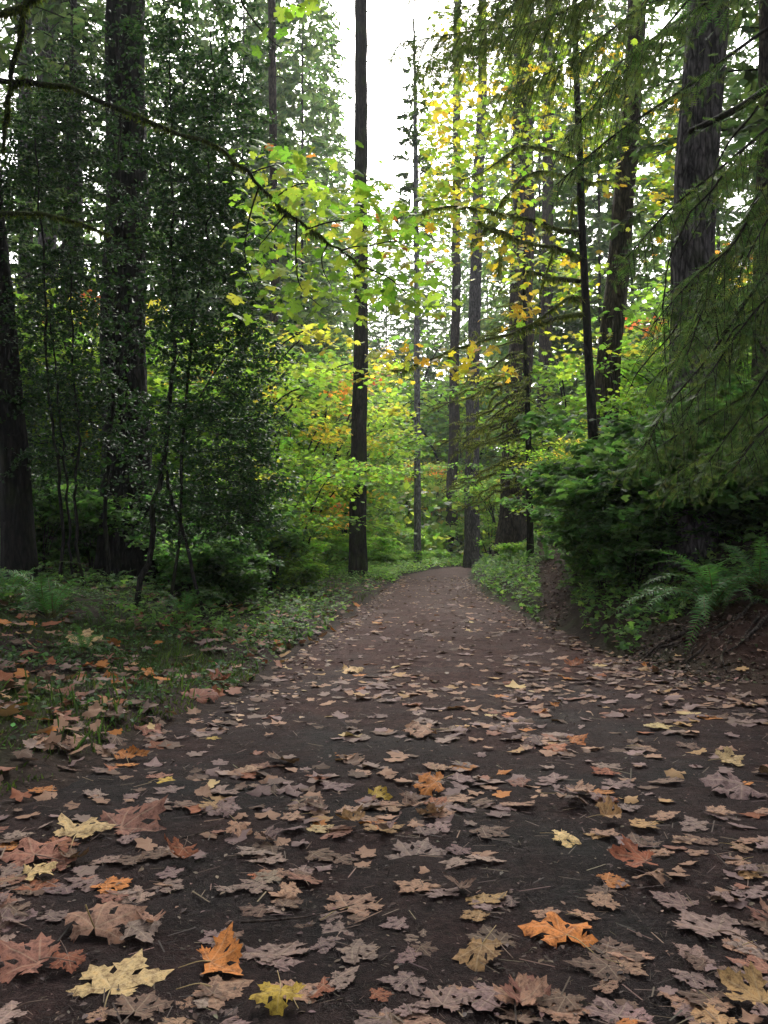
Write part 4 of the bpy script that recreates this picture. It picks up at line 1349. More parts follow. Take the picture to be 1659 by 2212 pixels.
def frond_mesh(seed, L=1.0):
    r = np.random.default_rng(seed)
    s = np.linspace(0, 1, 24)
    arch = r.uniform(0.55, 0.8)
    c = np.stack([s * L * 0.9, 0.04 * np.sin(s * 2 + seed), L * (arch * s - (arch + 0.12) * s ** 2.1)], -1)
    mb = MB()
    v, t = tube_arrays(c, np.linspace(0.006, 0.0015, 24), 4)
    mb.add(v, t, (0.10, 0.09, 0.03))
    n = 36
    u = np.repeat(np.linspace(0.10, 0.985, n), 2)
    sd = np.tile([1, -1], n)
    p = np.stack([np.interp(u, s, c[:, j]) for j in range(3)], -1)
    T = norm(np.gradient(c, axis=0))
    tg = np.stack([np.interp(u, s, T[:, j]) for j in range(3)], -1)
    lat = np.cross([0, 0, 1.0], tg)
    nr = norm(np.cross(tg, lat)) * 1.0
    ln = 0.092 * L * np.sin(np.clip((u + 0.12) / 1.12, 0, 1) * PI) ** 0.55 * r.uniform(0.85, 1.1, len(u))
    d = lat * sd[:, None] + tg * 0.28 - np.array([0, 0, 0.22]) + 0.06 * r.normal(size=(len(u), 3))
    X, Y, Z = frames(nr + 0.15 * r.normal(size=(len(u), 3)), r, d)
    tv = np.array([[-0.09, 0, 0], [0.11, 0.02, 0], [0.085, 0.5, 0.03], [0, 1, -0.08], [-0.07, 0.5, 0.03]])
    tt = np.array([[0, 1, 2], [0, 2, 4], [4, 2, 3]])
    scatter(mb, tv, tt, p, X, Y, Z, ln, pal([(0.065, 0.17, 0.045), (0.085, 0.20, 0.05), (0.055, 0.14, 0.04)], len(u), r, 0.1))
    return mb.mesh('frond', M['fern'])


FRONDS = [frond_mesh(40 + i) for i in range(5)]
ferns = [(1545, 1322, 10.8, 1.4, 26, 'large sword fern arching over the root mound'), (1650, 1300, 10.6, 1.1, 18, 'sword fern at the foot of the hemlock above the mound'),
         (1420, 1330, 12.3, 0.7, 12, 'smaller sword fern beside the path just before the root mound'),
         (110, 1255, 11.0, 1.05, 20, 'sword fern in front of the leaning dark trunk'), (20, 1260, 11.8, 1.1, 18, 'sword fern at the foot of the leaning dark trunk'), (180, 1300, 9.2, 0.5, 12, 'low sword fern on the leafy bank before the thick fir'),
         (400, 1250, 13.2, 0.95, 16, 'sword fern under the tall holly'), (480, 1250, 17, 0.7, 12, 'sword fern beyond the holly stem'), (250, 1270, 15.5, 0.6, 12, 'sword fern at the foot of the thick dark fir'),
         (560, 1230, 21, 0.8, 12, 'sword fern in the shade below the thin brown trunk'), (640, 1220, 26, 0.9, 12, 'sword fern among vine maples before the straight trunk'), (700, 1235, 29, 0.8, 11, 'sword fern close to the straight trunk'),
         (1080, 1200, 30, 0.9, 12, 'fern at the foot of the bank before the grey trunk'), (1130, 1190, 27, 0.9, 12, 'fern at the foot of the mossy dead-limbed conifer'), (1180, 1170, 25, 0.9, 13, 'fern on the bank beside the side trail'),
         (1210, 1160, 28, 1.0, 12, 'fern on top of the bank behind the side trail'), (1100, 1215, 24, 0.7, 11, 'small fern on the path-side bump by the trail'), (1050, 1215, 34, 0.8, 11, 'fern on the bank near the bend'),
         (1330, 1290, 15, 0.8, 12, 'fern below the brambles'), (1280, 1290, 16.5, 0.7, 11, 'fern at the mouth of the side trail')]
for k, (px, py, d, L, n, lab) in enumerate(ferns):
    p = P(px, py, d)
    z = float(H(p[0], p[1]))
    root = thing('sword_fern', lab, 'fern', (p[0], p[1], z), 'sword ferns')
    for j in range(n):
        a = j / n * 2 * PI + rng.normal() * 0.2
        el = rng.uniform(-0.45, 0.25) if j % 3 else rng.uniform(-0.9, -0.4)
        place('frond', FRONDS[int(rng.integers(5))], root, (p[0] + 0.03 * math.cos(a), p[1] + 0.03 * math.sin(a), z + 0.02), (rng.normal() * 0.15, el, a), float(L * rng.uniform(0.75, 1.15)))

# ------------------------------------------------------------------ ground cover (stuff)


def cover(name, n, ok, tv, tt, size, cols, yr, xr_, lift=0.05, flat=0.4, seed=0, mat='herb', density=None, upright=False):
    r = np.random.default_rng(seed)
    y = yr[0] + (yr[1] - yr[0]) * r.uniform(0, 1, n) ** 1.3
    x = r.uniform(*xr_, n)
    keep = ok(x, y)
    if density is not None:
        keep &= r.uniform(0, 1, n) < density(x, y)
    x, y = x[keep], y[keep]
    m = len(x)
    z = H(x, y) + lift * r.uniform(0.1, 1, m) ** 1.5
    if upright:
        X, Y, Z = frames(np.stack([r.normal(size=m), r.normal(size=m), 0.2 * np.ones(m)], -1), r, np.stack([0.4 * r.normal(size=m), 0.4 * r.normal(size=m), np.ones(m)], -1))
        z = H(x, y) - 0.005
    else:
        X, Y, Z = frames(np.array([0, -0.1, 1.0]) + flat * r.normal(size=(m, 3)), r)
    mb = MB()
    scatter(mb, tv, tt, np.stack([x, y, z], -1), X, Y, Z, size * r.uniform(0.5, 1.3, m), pal(cols, m, r, 0.2))
    return mb.obj(name, M[mat], kind='stuff')


patch = lambda s, lo, hi, o: (lambda x, y: sstep(lo, hi, fbm(x * s + o, y * s, o, 3)))
leftb = lambda x, y: (x < xl(y) - 0.12)
rightb = lambda x, y: ((x - 3.85) ** 2 + (y - 10.5) ** 2 > 0.8 ** 2 + 0.5 * (fbm(x * 2, y * 2, 3.0, 2) - 0.5)) & (x > xr(y) + 0.15) & (np.abs(x - trail_x(y)) > 0.22 + 0.16 * fbm(x * 3, y * 3, 1.0, 2)) & (y > 10.2) & ~((np.abs(x - 4.1) < 0.9) & (y < 10.4) & (fbm(x * 3, y * 3, 8.0, 2) < 0.56))
cover('ivy_leaves', 26000, leftb, OVAL_V * [1.35, 1, 1], OVAL_T, 0.05, [(0.03, 0.065, 0.025), (0.045, 0.09, 0.03), (0.055, 0.105, 0.04), (0.07, 0.12, 0.06)], (3.6, 14), (-9, 0), 0.09, 0.45, 1, density=patch(1.3, 0.42, 0.6, 5.0))
cover('moss_tufts', 60000, leftb, BLADE_V * [0.35, 1, 1], BLADE_T, 0.035, [(0.03, 0.05, 0.012), (0.05, 0.075, 0.018), (0.04, 0.06, 0.012)], (3.6, 12), (-8, 0), 0.02, 0.4, 2, density=patch(0.8, 0.40, 0.6, 9.0), upright=True)
cover('grass_blades', 9000, leftb, BLADE_V * [0.07, 1, 1], BLADE_T, 0.16, [(0.05, 0.10, 0.025), (0.08, 0.13, 0.03)], (4, 30), (-9, 1), 0, 0.3, 3, density=patch(1.0, 0.48, 0.62, 2.0), upright=True)
cover('herb_leaves', 42000, leftb, TRI_V, TRI_T, 0.075, [(0.05, 0.105, 0.028), (0.075, 0.145, 0.032), (0.11, 0.20, 0.045)], (11, 44), (-14, 2), 0.28, 0.35, 4, density=lambda x, y: sstep(0.35, 0.5, fbm(x * 0.7, y * 0.7, 3, 3)) * np.where(y > 26, 1, 0.75))
cover('bend_groundcover', 52000, leftb, OVAL_V * [1.4, 1, 1], OVAL_T, 0.14, [(0.24, 0.44, 0.065), (0.28, 0.48, 0.075), (0.20, 0.38, 0.055)], (31, 60), (-4, 13), 0.40, 0.2, 5, density=lambda x, y: sstep(-6.5, -3.0, x - xl(y)))  # leaf colours raised to carry the sunlit brightness of the clearing
cover('bank_herbs', 44000, rightb, TRI_V, TRI_T, 0.085, [(0.06, 0.13, 0.035), (0.09, 0.17, 0.045), (0.12, 0.21, 0.05)], (10.3, 45), (2, 14), 0.25, 0.4, 6, density=lambda x, y: np.maximum(sstep(0.3, 0.5, fbm(x * 0.9, y * 0.9, 7, 3)), (np.abs(x - trail_x(y)) < 2.2) * (y > 12.5)))

# ------------------------------------------------------------------ distant wood
BASE = [(0.05, 0.085, 0.03), (0.06, 0.10, 0.035)]
WOOD_LO = [crown_mesh(180 + i, 18, 3.6, 80, 40, 0.3, low=True) for i in range(3)]
r = np.random.default_rng(77)


def gap_ok(px, ztop, d):
    """keep the bright gap of sky over the path"""
    row = 1172 - (ztop - CAM_H) * F / d
    if 745 < px < 960:
        return row > 500
    if 690 < px < 1010:
        return row > 330
    return True


far_n = 0
placed = []
spec = [(650, 56, 1.0, 1.05), (705, 68, 0.9, 0.95), (590, 64, 1.0, 1.1), (520, 56, 1.0, 1.1), (680, 78, 1.1, 1.1), (560, 76, 1.1, 1.1), (455, 70, 1.1, 1.1), (390, 54, 1.0, 1.0), (300, 62, 1.1, 1.1), (110, 64, 1.1, 1.1), 
        (735, 92, 0.9, 0.85), (790, 100, 0.9, 0.80), (835, 94, 0.9, 0.72), (875, 98, 0.9, 0.77), (925, 90, 0.9, 0.80), (965, 96, 0.7, 0.8), (1005, 100, 0.9, 0.85), (1055, 94, 1.0, 0.9), (1110, 72, 1.1, 1.1), (1170, 60, 1.0, 1.0), (1240, 68, 1.1, 1.1), (1300, 56, 1.0, 1.0),
        (1370, 64, 1.1, 1.1), (1490, 64, 1.1, 1.0), (1560, 52, 1.0, 1.0), (1720, 52, 1.0, 1.0), (700, 50, 0.5, 0.3)]
for k, (px, d, sc, zs) in enumerate(spec):
    p = P(px, 1172, d)
    z = float(H(p[0], p[1]))
    z0 = z + (1.0 if zs < 0.6 else r.uniform(2.0, 4.0))
    size = 'short ' if zs < 0.6 else ('towering ' if zs > 1.04 else 'tall ')
    root = thing('conifer_tree', near_phrase(px, d, None, f'{size}hazy green conifer'), 'tree', (p[0], p[1], z), 'hazy conifers beyond the bend')
    mb = MB()
    v, t = tube_arrays(smooth([[p[0], p[1], z - 0.3], [p[0], p[1], z0 + 4]], 6), np.linspace(0.3, 0.16, 6) * sc, 10)
    mb.add(v, t)
    mb.obj('trunk', M['brown_bark'], root)
    add_crown(root, p[0], p[1], z0, sc, zs, r.uniform(0, 6), TALL)
# the wood behind them reads as one mass
allv = MB()
lo = WOOD_LO
tri = []
for a_, b_ in lo:
    n_v, n_t = len(b_.vertices), len(b_.polygons)
    co = np.empty(n_v * 3, np.float32)
    b_.vertices.foreach_get('co', co)
    ix = np.empty(n_t * 3, np.int32)
    b_.loops.foreach_get('vertex_index', ix)
    cl = np.empty(n_v * 4, np.float32)
    b_.attributes['Col'].data.foreach_get('color', cl)
    tri.append((co.reshape(-1, 3), ix.reshape(-1, 3), cl.reshape(-1, 4)[:, :3]))
for k in range(30):
    px = -150 + 1960 * (k + r.uniform(0, 1)) / 30
    d = r.uniform(84, 125)
    p = P(px, 1172, d)
    zs, z0 = r.uniform(1.8, 3.2), r.uniform(0.5, 3)
    while not gap_ok(px, z0 + 18 * zs, d) and zs > 0.3:
        zs *= 0.9
    a = r.uniform(0, 6.28)
    co, ix, cl = tri[k % 3]
    q = co @ np.array([[math.cos(a), -math.sin(a), 0], [math.sin(a), math.cos(a), 0], [0, 0, 1]]) * [1.6, 1.6, zs] + [p[0], p[1], z0]
    allv.add(q, ix, cl)
    v, t = tube_arrays(smooth([[p[0], p[1], -1], [p[0], p[1], z0 + 6]], 4), np.array([0.3, 0.25, 0.2, 0.1]), 6)
    allv.add(v, t, (0.06, 0.05, 0.045))
allv.obj('distant_wood', M['needle'], kind='stuff')
# low distant undergrowth
y = r.uniform(46, 100, 26000)
x = r.uniform(-0.62, 0.62, 26000) * y
ok = (x < xl(y) - 0.3) | (x > xr(y) + 0.3)
x, y = x[ok], y[ok]
z = H(x, y) + r.uniform(0, 1, len(x)) ** 1.6 * (1.5 + 5 * vnoise(x * 0.25, y * 0.25, 4.0))
X, Y, Z = frames(np.array([0, -0.3, 0.8]) + 0.5 * r.normal(size=(len(x), 3)), r)
mb = MB()
scatter(mb, DIA_V * [1.5, 1, 1], DIA_T, np.stack([x, y, z], -1), X, Y, Z, r.uniform(0.25, 0.6, len(x)), pal(G1 + [(0.26, 0.28, 0.05)], len(x), r, 0.2))
mb.obj('distant_undergrowth', M['shrub'], kind='stuff')

# mostly unseen firs added at both sides and behind the photographer for shade
for k, (x, y, z0, sc) in enumerate([(-8.5, 10.5, 11.5, 1.3), (-7.0, 4.0, 10, 1.3), (-9.0, -3, 8, 1.4), (-11, 15, 9, 1.4), (-13, 22, 9, 1.5), (-16, 12, 8, 1.5), (8.5, 13, 12, 1.4), (8.0, 3.0, 9, 1.4), (9.0, -4, 8, 1.4), (10, 20, 10, 1.5), (13, 14, 9, 1.5), (-5.5, -10, 8, 1.4), (6.5, -11, 8, 1.4), (-10, 28, 10, 1.4), (-4.6, 1.0, 8.5, 1.1), (5.5, 0.0, 8.5, 1.1), (1.0, -7.5, 8.5, 1.2), (-3.0, -5.5, 8, 1.0), (-6.2, 12.5, 12.5, 1.1)]):
    z = float(H(x, y))
    lab = near_phrase(PX((x, y, 2)) if y > 2 else (-900 if x < 0 else 2600), y, None, ['added fir deep in the shade', 'tall fir added for its shade', 'dense added shade fir', 'broad added shade fir'][k % 4])
    root = thing('fir_tree', lab, 'tree', (x, y, z), 'firs added to shade the path')
    mb = MB()
    v, t = tube_arrays(smooth([[x, y, z - 0.3], [x, y, z0 + 5]], 30), np.linspace(0.42, 0.2, 30), 20, 0.06, k)
    mb.add(v, t)
    mb.obj('trunk', M['fir_bark'], root)
    add_crown(root, x, y, z0, sc, 1.0, float(rng.uniform(0, 6)))

# ------------------------------------------------------------------ fallen leaves
FLAT, LIFT, CURLED = [], [], []
for k in range(26):
    mb = MB()
    mb.add(curl(ML_V, 500 + k, rng.uniform(-0.04, 0.03), rng.uniform(0.02, 0.06), rng.uniform(0, 0.03)), ML_T, (1, 1, 1), 0, ML_R)
    FLAT.append(mb.mesh('fallen_leaf', M['litter_obj']))
for k in range(12):
    mb = MB()
    mb.add(curl(ML_V, 540 + k, rng.uniform(-0.32, 0.28), rng.uniform(0.15, 0.3), rng.uniform(-0.1, 0.25)), ML_T, (1, 1, 1), 0, ML_R)
    LIFT.append(mb.mesh('fallen_leaf', M['litter_obj']))
for k in range(6):
    mb = MB()
    mb.add(curl(ML_V, 570 + k, rng.uniform(-0.2, 0.2), 0.25, rng.uniform(0.2, 0.6), rng.uniform(1.2, 2.6)), ML_T, (1, 1, 1), 0, ML_R)
    CURLED.append(mb.mesh('fallen_leaf', M['litter_obj']))
mb = MB()
mb.add(curl(ML_V, 601, -0.42, 0.16, 0.0), ML_T, (1, 1, 1), 0, ML_R)
ARCHED = mb.mesh('fallen_leaf', M['litter_obj'])
STALKS = []
for k in range(5):
    mb = MB()
    bend = rng.uniform(-0.3, 0.3)
    v, t = tube_arrays(smooth([[0, 0, 0.01], [bend * 0.3, -0.3, 0.02 + 0.02 * k], [bend, -0.75, 0.02]], 8), np.linspace(0.013, 0.010, 8), 5)
    mb.add(v, t)
    STALKS.append(mb.mesh('stalk', M['stalk']))
mb = MB()
v, t = tube_arrays(smooth([[0, 0, 0], [-0.03, -0.06, 0.3], [-0.10, -0.02, 0.62]], 8), np.linspace(0.015, 0.017, 8), 6)
mb.add(v, t)
STALK_UP = mb.mesh('stalk', M['stalk'])

C_ = {k: tuple(0.95 * q for q in c) for k, c in dict(tan=(0.32, 0.185, 0.12), mauve=(0.21, 0.137, 0.126), grey=(0.24, 0.165, 0.135), rust=(0.28, 0.095, 0.045), orange=(0.44, 0.165, 0.04), cream=(0.56, 0.40, 0.19), yellow=(0.52, 0.36, 0.06),
          brown=(0.13, 0.078, 0.055), reddish=(0.27, 0.125, 0.085), ochre=(0.38, 0.225, 0.10)).items()}
WORDS = dict(tan='dull tan', mauve='mauve-brown', grey='grey-brown', rust='rust red', orange='orange', cream='pale cream', yellow='yellow', brown='dark brown', reddish='reddish brown', ochre='ochre')
occ = []


def fallen(px, py, wpx, colour, shape, ang=None, stalk=True, label=None, tilt=None, rr=rng, pos=None, size=None, roll=0.0):
    p = G(px, py) if pos is None else pos
    s = (wpx * p[1] / F / 1.38) if size is None else size
    e_ = 0.12
    nrm = np.array([-(H(p[0] + e_, p[1]) - H(p[0] - e_, p[1])) / (2 * e_), -(H(p[0], p[1] + e_) - H(p[0], p[1] - e_)) / (2 * e_), 1.0])
    tl = 0.07 if shape == 'flat' else 0.20
    n = nrm + (tl * rr.normal(size=3) * [1, 1, 0] if tilt is None else np.array(tilt))
    a = rr.uniform(0, 2 * PI) if ang is None else math.radians(ang)
    X, Y, Z = frames(n[None], rr, np.array([[math.cos(a), math.sin(a), 0.0]]))
    Mx = Matrix(((X[0][0], Y[0][0], Z[0][0]), (X[0][1], Y[0][1], Z[0][1]), (X[0][2], Y[0][2], Z[0][2])))
    me = ARCHED if shape == 'arched' else {'flat': FLAT, 'lifted': LIFT, 'curled': CURLED}[shape][int(rr.integers(len({'flat': FLAT, 'lifted': LIFT, 'curled': CURLED}[shape])))]
    centre = Y[0] * (-0.38 * s)
    zl = {'flat': 0.004, 'lifted': 0.015, 'curled': 0.02, 'arched': 0.40 * s}[shape] + rr.uniform(0, 0.012)
    # lift by how far the lowest tip dips under the base
    mn = min(q.co.z for q in me.vertices)
    loc = p + centre + [0, 0, zl + max(0, -mn * s * 0.45) if shape != 'arched' else -mn * s * 0.85]
    col = pal([C_[colour]], 1, rr, 0.14, hue=0.025)[0]
    o = place('fallen_leaf', me, None, loc, Mx.to_euler(), float(s), color=col)
    occ.append((p[0], p[1], s))
    if stalk:
        c = place('stalk', STALK_UP if shape == 'arched' else STALKS[int(rr.integers(5))], None, (0, 0, 0), (0, 0, rr.normal() * 0.3), 1.0, color=(0.36, 0.26, 0.11) if colour in ('cream', 'yellow', 'orange', 'ochre', 'tan') else (0.16, 0.10, 0.07))
        c.parent = o
    return o, p


heroes = [
    (215, 2020, 150, 'tan', 'arched', 92, 'tan-brown leaf arched high on its lobe tips with an upright stalk', 'the arched tan leaf'),
    (1210, 2022, 135, 'orange', 'lifted', 100, 'bright rust-orange leaf lying propped up on the bare dark dirt', 'the bright rust-orange leaf'),
    (1035, 2085, 120, 'ochre', 'lifted', 250, 'orange-brown leaf with spread lobes lying alone beside bare dirt', 'the spread orange-brown leaf'),
    (265, 2115, 180, 'cream', 'flat', 80, 'large pale tan-yellow leaf with a straight yellow stalk', 'the large pale tan-yellow leaf'),
    (490, 2090, 125, 'orange', 'lifted', 20, 'orange-tan leaf with broad lobes at the end of a thin stalk', 'the broad orange-tan leaf'),
    (600, 2195, 110, 'yellow', 'lifted', 265, 'yellow and orange leaf with raised stalk cut by the bottom edge', 'the yellow leaf at the bottom edge'),
    (775, 1955, 150, 'tan', 'flat', 60, 'large ragged tan leaf pressed flat in the middle of the path', 'the large ragged tan leaf'),
    (1365, 1870, 105, 'rust', 'lifted', 170, 'deep rust-red leaf trailing a long pale stalk', 'the deep rust-red leaf'),
    (1225, 1822, 68, 'cream', 'lifted', 350, 'small pale cream leaf bright against the dark dirt', 'the small pale cream leaf'),
    (1330, 1772, 82, 'ochre', 'curled', 10, 'folded orange-tan leaf with curled edge', 'the folded orange-tan leaf'),
    (920, 1710, 82, 'orange', 'lifted', 180, 'vivid orange leaf with raised lobes in the path middle', 'the vivid orange leaf'),
    (825, 1722, 55, 'yellow', 'curled', 30, 'small ochre-yellow folded leaf', 'the small folded yellow leaf'),
    (180, 1800, 120, 'cream', 'lifted', 85, 'pale yellow leaf with drooping stalk near the mossy bank', 'the pale yellow leaf by the bank'),
    (385, 1868, 78, 'rust', 'curled', 260, 'rust-orange leaf curled over with a yellowish upper edge', 'the curled rust leaf'),
    (92, 1895, 80, 'cream', 'lifted', 30, 'lemon-cream leaf lying on a reddish leaf', 'the lemon-cream leaf'),
    (300, 1782, 150, 'reddish', 'lifted', 40, 'big reddish-brown leaf with upturned side at the bank foot', 'the big reddish-brown leaf'),
    (68, 1850, 140, 'reddish', 'lifted', 120, 'reddish leaf folded beneath the lemon-cream leaf', 'the folded reddish leaf'),
    (1575, 1720, 120, 'mauve', 'lifted', 200, 'wide mauve leaf with a pale curved stalk', 'the wide mauve leaf'),
    (1515, 2000, 180, 'mauve', 'flat', 110, 'very large dull purple-brown leaf with jagged lobes', 'the very large purple-brown leaf'),
    (1582, 1650, 66, 'cream', 'lifted', 0, 'pale yellow-cream leaf on the dirt shoulder below the root mound', 'the pale leaf on the shoulder'),
    (1415, 1572, 78, 'cream', 'flat', 150, 'pale tan-yellow leaf beside its thin fallen stalk', 'the tan-yellow shoulder leaf'),
    (50, 2095, 150, 'reddish', 'lifted', 160, 'broad red-brown leaf cut by the picture edge', 'the broad red-brown leaf'),
    (150, 2105, 92, 'rust', 'lifted', 300, 'smaller red-brown leaf touching the broad red-brown one', 'the smaller red-brown leaf'),
    (1242, 1440, 45, 'rust', 'curled', 60, 'crumpled rust-brown leaf clump far along the path', 'the crumpled rust leaf'),
    (1198, 1530, 26, 'orange', 'curled', 90, 'small orange leaf standing upright on the path', 'the small upright orange leaf'),
    (1392, 1440, 20, 'orange', 'curled', 90, 'tiny orange leaf propped against the root mound', 'the tiny orange leaf by the mound'),
    (282, 1640, 66, 'orange', 'curled', 80, 'orange-brown leaf standing on edge where bank meets path', 'the leaf standing on edge'),
    (172, 1390, 80, 'cream', 'lifted', 170, 'pale cream leaf draped over ferns and moss on the bank', 'the pale leaf draped on the bank'),
    (328, 1462, 42, 'orange', 'lifted', 30, 'golden orange leaf tilted on the mossy bank', 'the golden orange bank leaf'),
    (242, 1475, 46, 'orange', 'lifted', 60, 'glowing orange leaf among ivy on the bank', 'the glowing orange bank leaf'),
    (365, 1690, 52, 'yellow', 'flat', 10, 'small yellow leaf among brown ones at the path border', 'the small yellow border leaf'),
    (465, 1597, 42, 'yellow', 'flat', 10, 'narrow lemon-yellow leaf beside the brown leaf pile', 'the narrow lemon leaf'),
    (150, 1615, 58, 'tan', 'lifted', 200, 'peach-tan leaf half folded in the ivy', 'the peach-tan leaf'),
    (1302, 1716, 62, 'orange', 'flat', 20, 'flat light-orange leaf between mauve leaves', 'the flat light-orange leaf'),
    (1610, 2165, 130, 'ochre', 'lifted', 130, 'tan-yellow leaf with bright yellow tip in the picture corner', 'the tan-yellow corner leaf'),
    (1145, 1720, 68, 'tan', 'flat', 190, 'pale tan small leaf flat beside bare path', 'the pale tan small leaf'),
    (625, 1772, 60, 'tan', 'flat', 200, 'little peach leaf with a thin stalk lying sideways', 'the little peach leaf'),
    (1268, 1985, 66, 'tan', 'flat', 40, 'small tan leaf just beyond the bright rust-orange one', 'the small tan leaf'),
    (905, 1840, 130, 'mauve', 'flat', 70, 'glossy mauve leaf on a heap in the path middle', 'the glossy mauve leaf'),
    (785, 2068, 115, 'grey', 'flat', 320, 'ragged grey-tan leaf pressed into the dirt', 'the ragged grey-tan leaf'),
    (1645, 2090, 110, 'reddish', 'flat', 90, 'pinkish brown leaf at the far side near the picture edge', 'the pinkish brown leaf'),
    (1250, 1605, 50, 'orange', 'lifted', 0, 'small bright orange-tan leaf in the darker stretch', 'the small orange-tan leaf'),
    (900, 1590, 85, 'tan', 'lifted', 190, 'light tan leaf raised at one side beyond the dark stretch', 'the raised light tan leaf'),
    (480, 1480, 60, 'rust', 'curled', 30, 'heap-like rust leaf at the corner of the bank', 'the heaped rust leaf'),
    (440, 1510, 90, 'reddish', 'lifted', 70, 'big upturned reddish leaf on the bank edge', 'the upturned reddish leaf'),
    (625, 1500, 10, 'tan', 'flat', 0, 'tiny tan leaf flake at the path border', 'the tiny tan flake'),
    (765, 1454, 55, 'cream', 'lifted', 5, 'light tan leaf raised like a ridge further up the path', 'the raised leaf up the path'),
]
HL = []
r3 = np.random.default_rng(31)
for (px, py, wp, col, shp, ang, lab, short) in heroes:
    o, p = fallen(px, py, wp, col, shp, ang, True, rr=r3, tilt=None if shp == 'flat' else ([0.05, -0.5, 0] if shp == 'arched' else [0.1 * r3.normal(), -0.22 + 0.08 * r3.normal(), 0]))
    tag(o, lab, 'leaf', 'fallen maple leaves')
    HL.append((p[0], p[1], short))

# the rest: cover drawn towards the borders and into drifts, the 300 largest in view become objects
cand = []
r4 = np.random.default_rng(41)
while len(cand) < 4000:
    y = 1.6 + 36 * r4.uniform() ** 1.9
    x = r4.uniform(-0.50, 0.50) * (y + 0.8)
    sl, sr = float(xl(y) - x), float(x - xr(y))
    dens = 0.22 + 0.80 * sstep(0.44, 0.60, fbm(x * 1.1, y * 0.8, 12.0, 3))
    # bare wheel line down the near right half of the path
    dens *= 1 - 0.70 * math.exp(-((x - 0.55 - 0.05 * y) / 0.45) ** 2) * float(sstep(5.5, 3.5, y))
    dens *= 1 - 0.45 * float(sstep(15, 24, y)) * (1 if (sl < -0.4 and sr < -0.4) else 0.2)
    if sl > -0.5 and sl < 1.3:
        dens *= 1.5
    if sl > 1.3:
        dens *= 0.9
    if sl > 4 or ((sr > 1.6 or (sr > 0.3 and y > 10)) and abs(x - float(trail_x(y))) > 0.55):
        dens *= 0.25
    if r4.uniform() > dens:
        continue
    s = r4.choice([0.05, 0.07, 0.085, 0.10, 0.12, 0.14], p=[0.10, 0.17, 0.25, 0.24, 0.15, 0.09]) * r4.uniform(0.9, 1.15)
    if any((x - q[0]) ** 2 + (y - q[1]) ** 2 < (0.8 * max(s, q[2])) ** 2 for q in occ[:len(heroes)]):
        continue
    cand.append((s / max(y, 0.5), x, y, s, sl, sr))
inview = [c for c in cand if -40 < PX((c[1], c[2], 0)) < 1700 and PY((c[1], c[2], float(H(c[1], c[2])))) < 2230]
inview.sort(key=lambda c: -c[0])
N_OBJ = 300 - len(heroes)
big, rest = inview[:N_OBJ], inview[N_OBJ:]
names_c = ['tan', 'mauve', 'grey', 'reddish', 'brown', 'rust', 'ochre', 'orange', 'cream']
wb = [0.25, 0.24, 0.15, 0.05, 0.22, 0.02, 0.04, 0.02, 0.01]
wl = [0.21, 0.08, 0.11, 0.18, 0.18, 0.09, 0.06, 0.07, 0.02]
for (_, x, y, s, sl, sr) in big:
    onbank = sl > 0.0
    col = names_c[int(r4.choice(9, p=wl if (onbank or sl > -0.7) else wb))]
    shp = 'flat' if r4.random() < (0.45 if onbank else 0.88) else ('lifted' if r4.random() < 0.7 else 'curled')
    pos = np.array([x, y, float(H(x, y))])
    o, p = fallen(0, 0, 0, col, shp, None, r4.random() < 0.35, rr=r4, pos=pos, size=s)
    near = sorted(HL, key=lambda h: (h[0] - x) ** 2 + (h[1] - y) ** 2)
    sz = 'small ' if s < 0.065 else ('large ' if s > 0.1 else '')
    st = {'flat': 'flat', 'lifted': 'lifted', 'curled': 'curled'}[shp]
    lab = None
    opts = [f'{sz}{st} {WORDS[col]} leaf beside {near[0][2]}', f'{sz}{st} {WORDS[col]} leaf by {near[0][2]} towards {near[1][2]}',
            f'{sz}{st} {WORDS[col]} leaf by {near[0][2]} towards {near[2][2]}', f'{sz}{st} {WORDS[col]} leaf between {near[0][2]} and {near[1][2]}'] + [f'{sz}{st} {WORDS[col]} leaf somewhat off {h[2]}' for h in near[1:5]]
    for c in opts:
        if c not in USED and len(c.split()) <= 16:
            lab = c
            break
    tag(o, lab or opts[0], 'leaf', 'fallen maple leaves')
mb = MB()
for k in range(8):
    sub = rest[k::8]
    if not sub:
        continue
    x, y, s, sl = [np.array([q[j] for q in sub]) for j in (1, 2, 3, 4)]
    m = len(x)
    bank_ = sl > 0
    nr = np.array([0, 0, 1.0]) + np.where(bank_, 0.28, 0.10)[:, None] * r4.normal(size=(m, 3))
    X, Y, Z = frames(nr, r4)
    cn = [C_[names_c[int(r4.choice(9, p=wl if b_ else wb))]] for b_ in bank_]
    cl = np.clip(np.array(cn) * (1 + 0.12 * r4.normal(size=(m, 1))), 0.01, 0.9)
    shp = curl(MS_V, 820 + k, rng.uniform(-0.2, 0.2) if k > 4 else 0.02, 0.22 if k > 4 else 0.07)
    scatter(mb, shp, MS_T, np.stack([x, y, H(x, y) + 0.009 + np.where(bank_, 0.03, 0)], -1) - Y * (0.38 * s)[:, None], X, Y, Z, s, cl, 0, MS_R)
mb.obj('leaf_litter', M['litter'], kind='stuff')

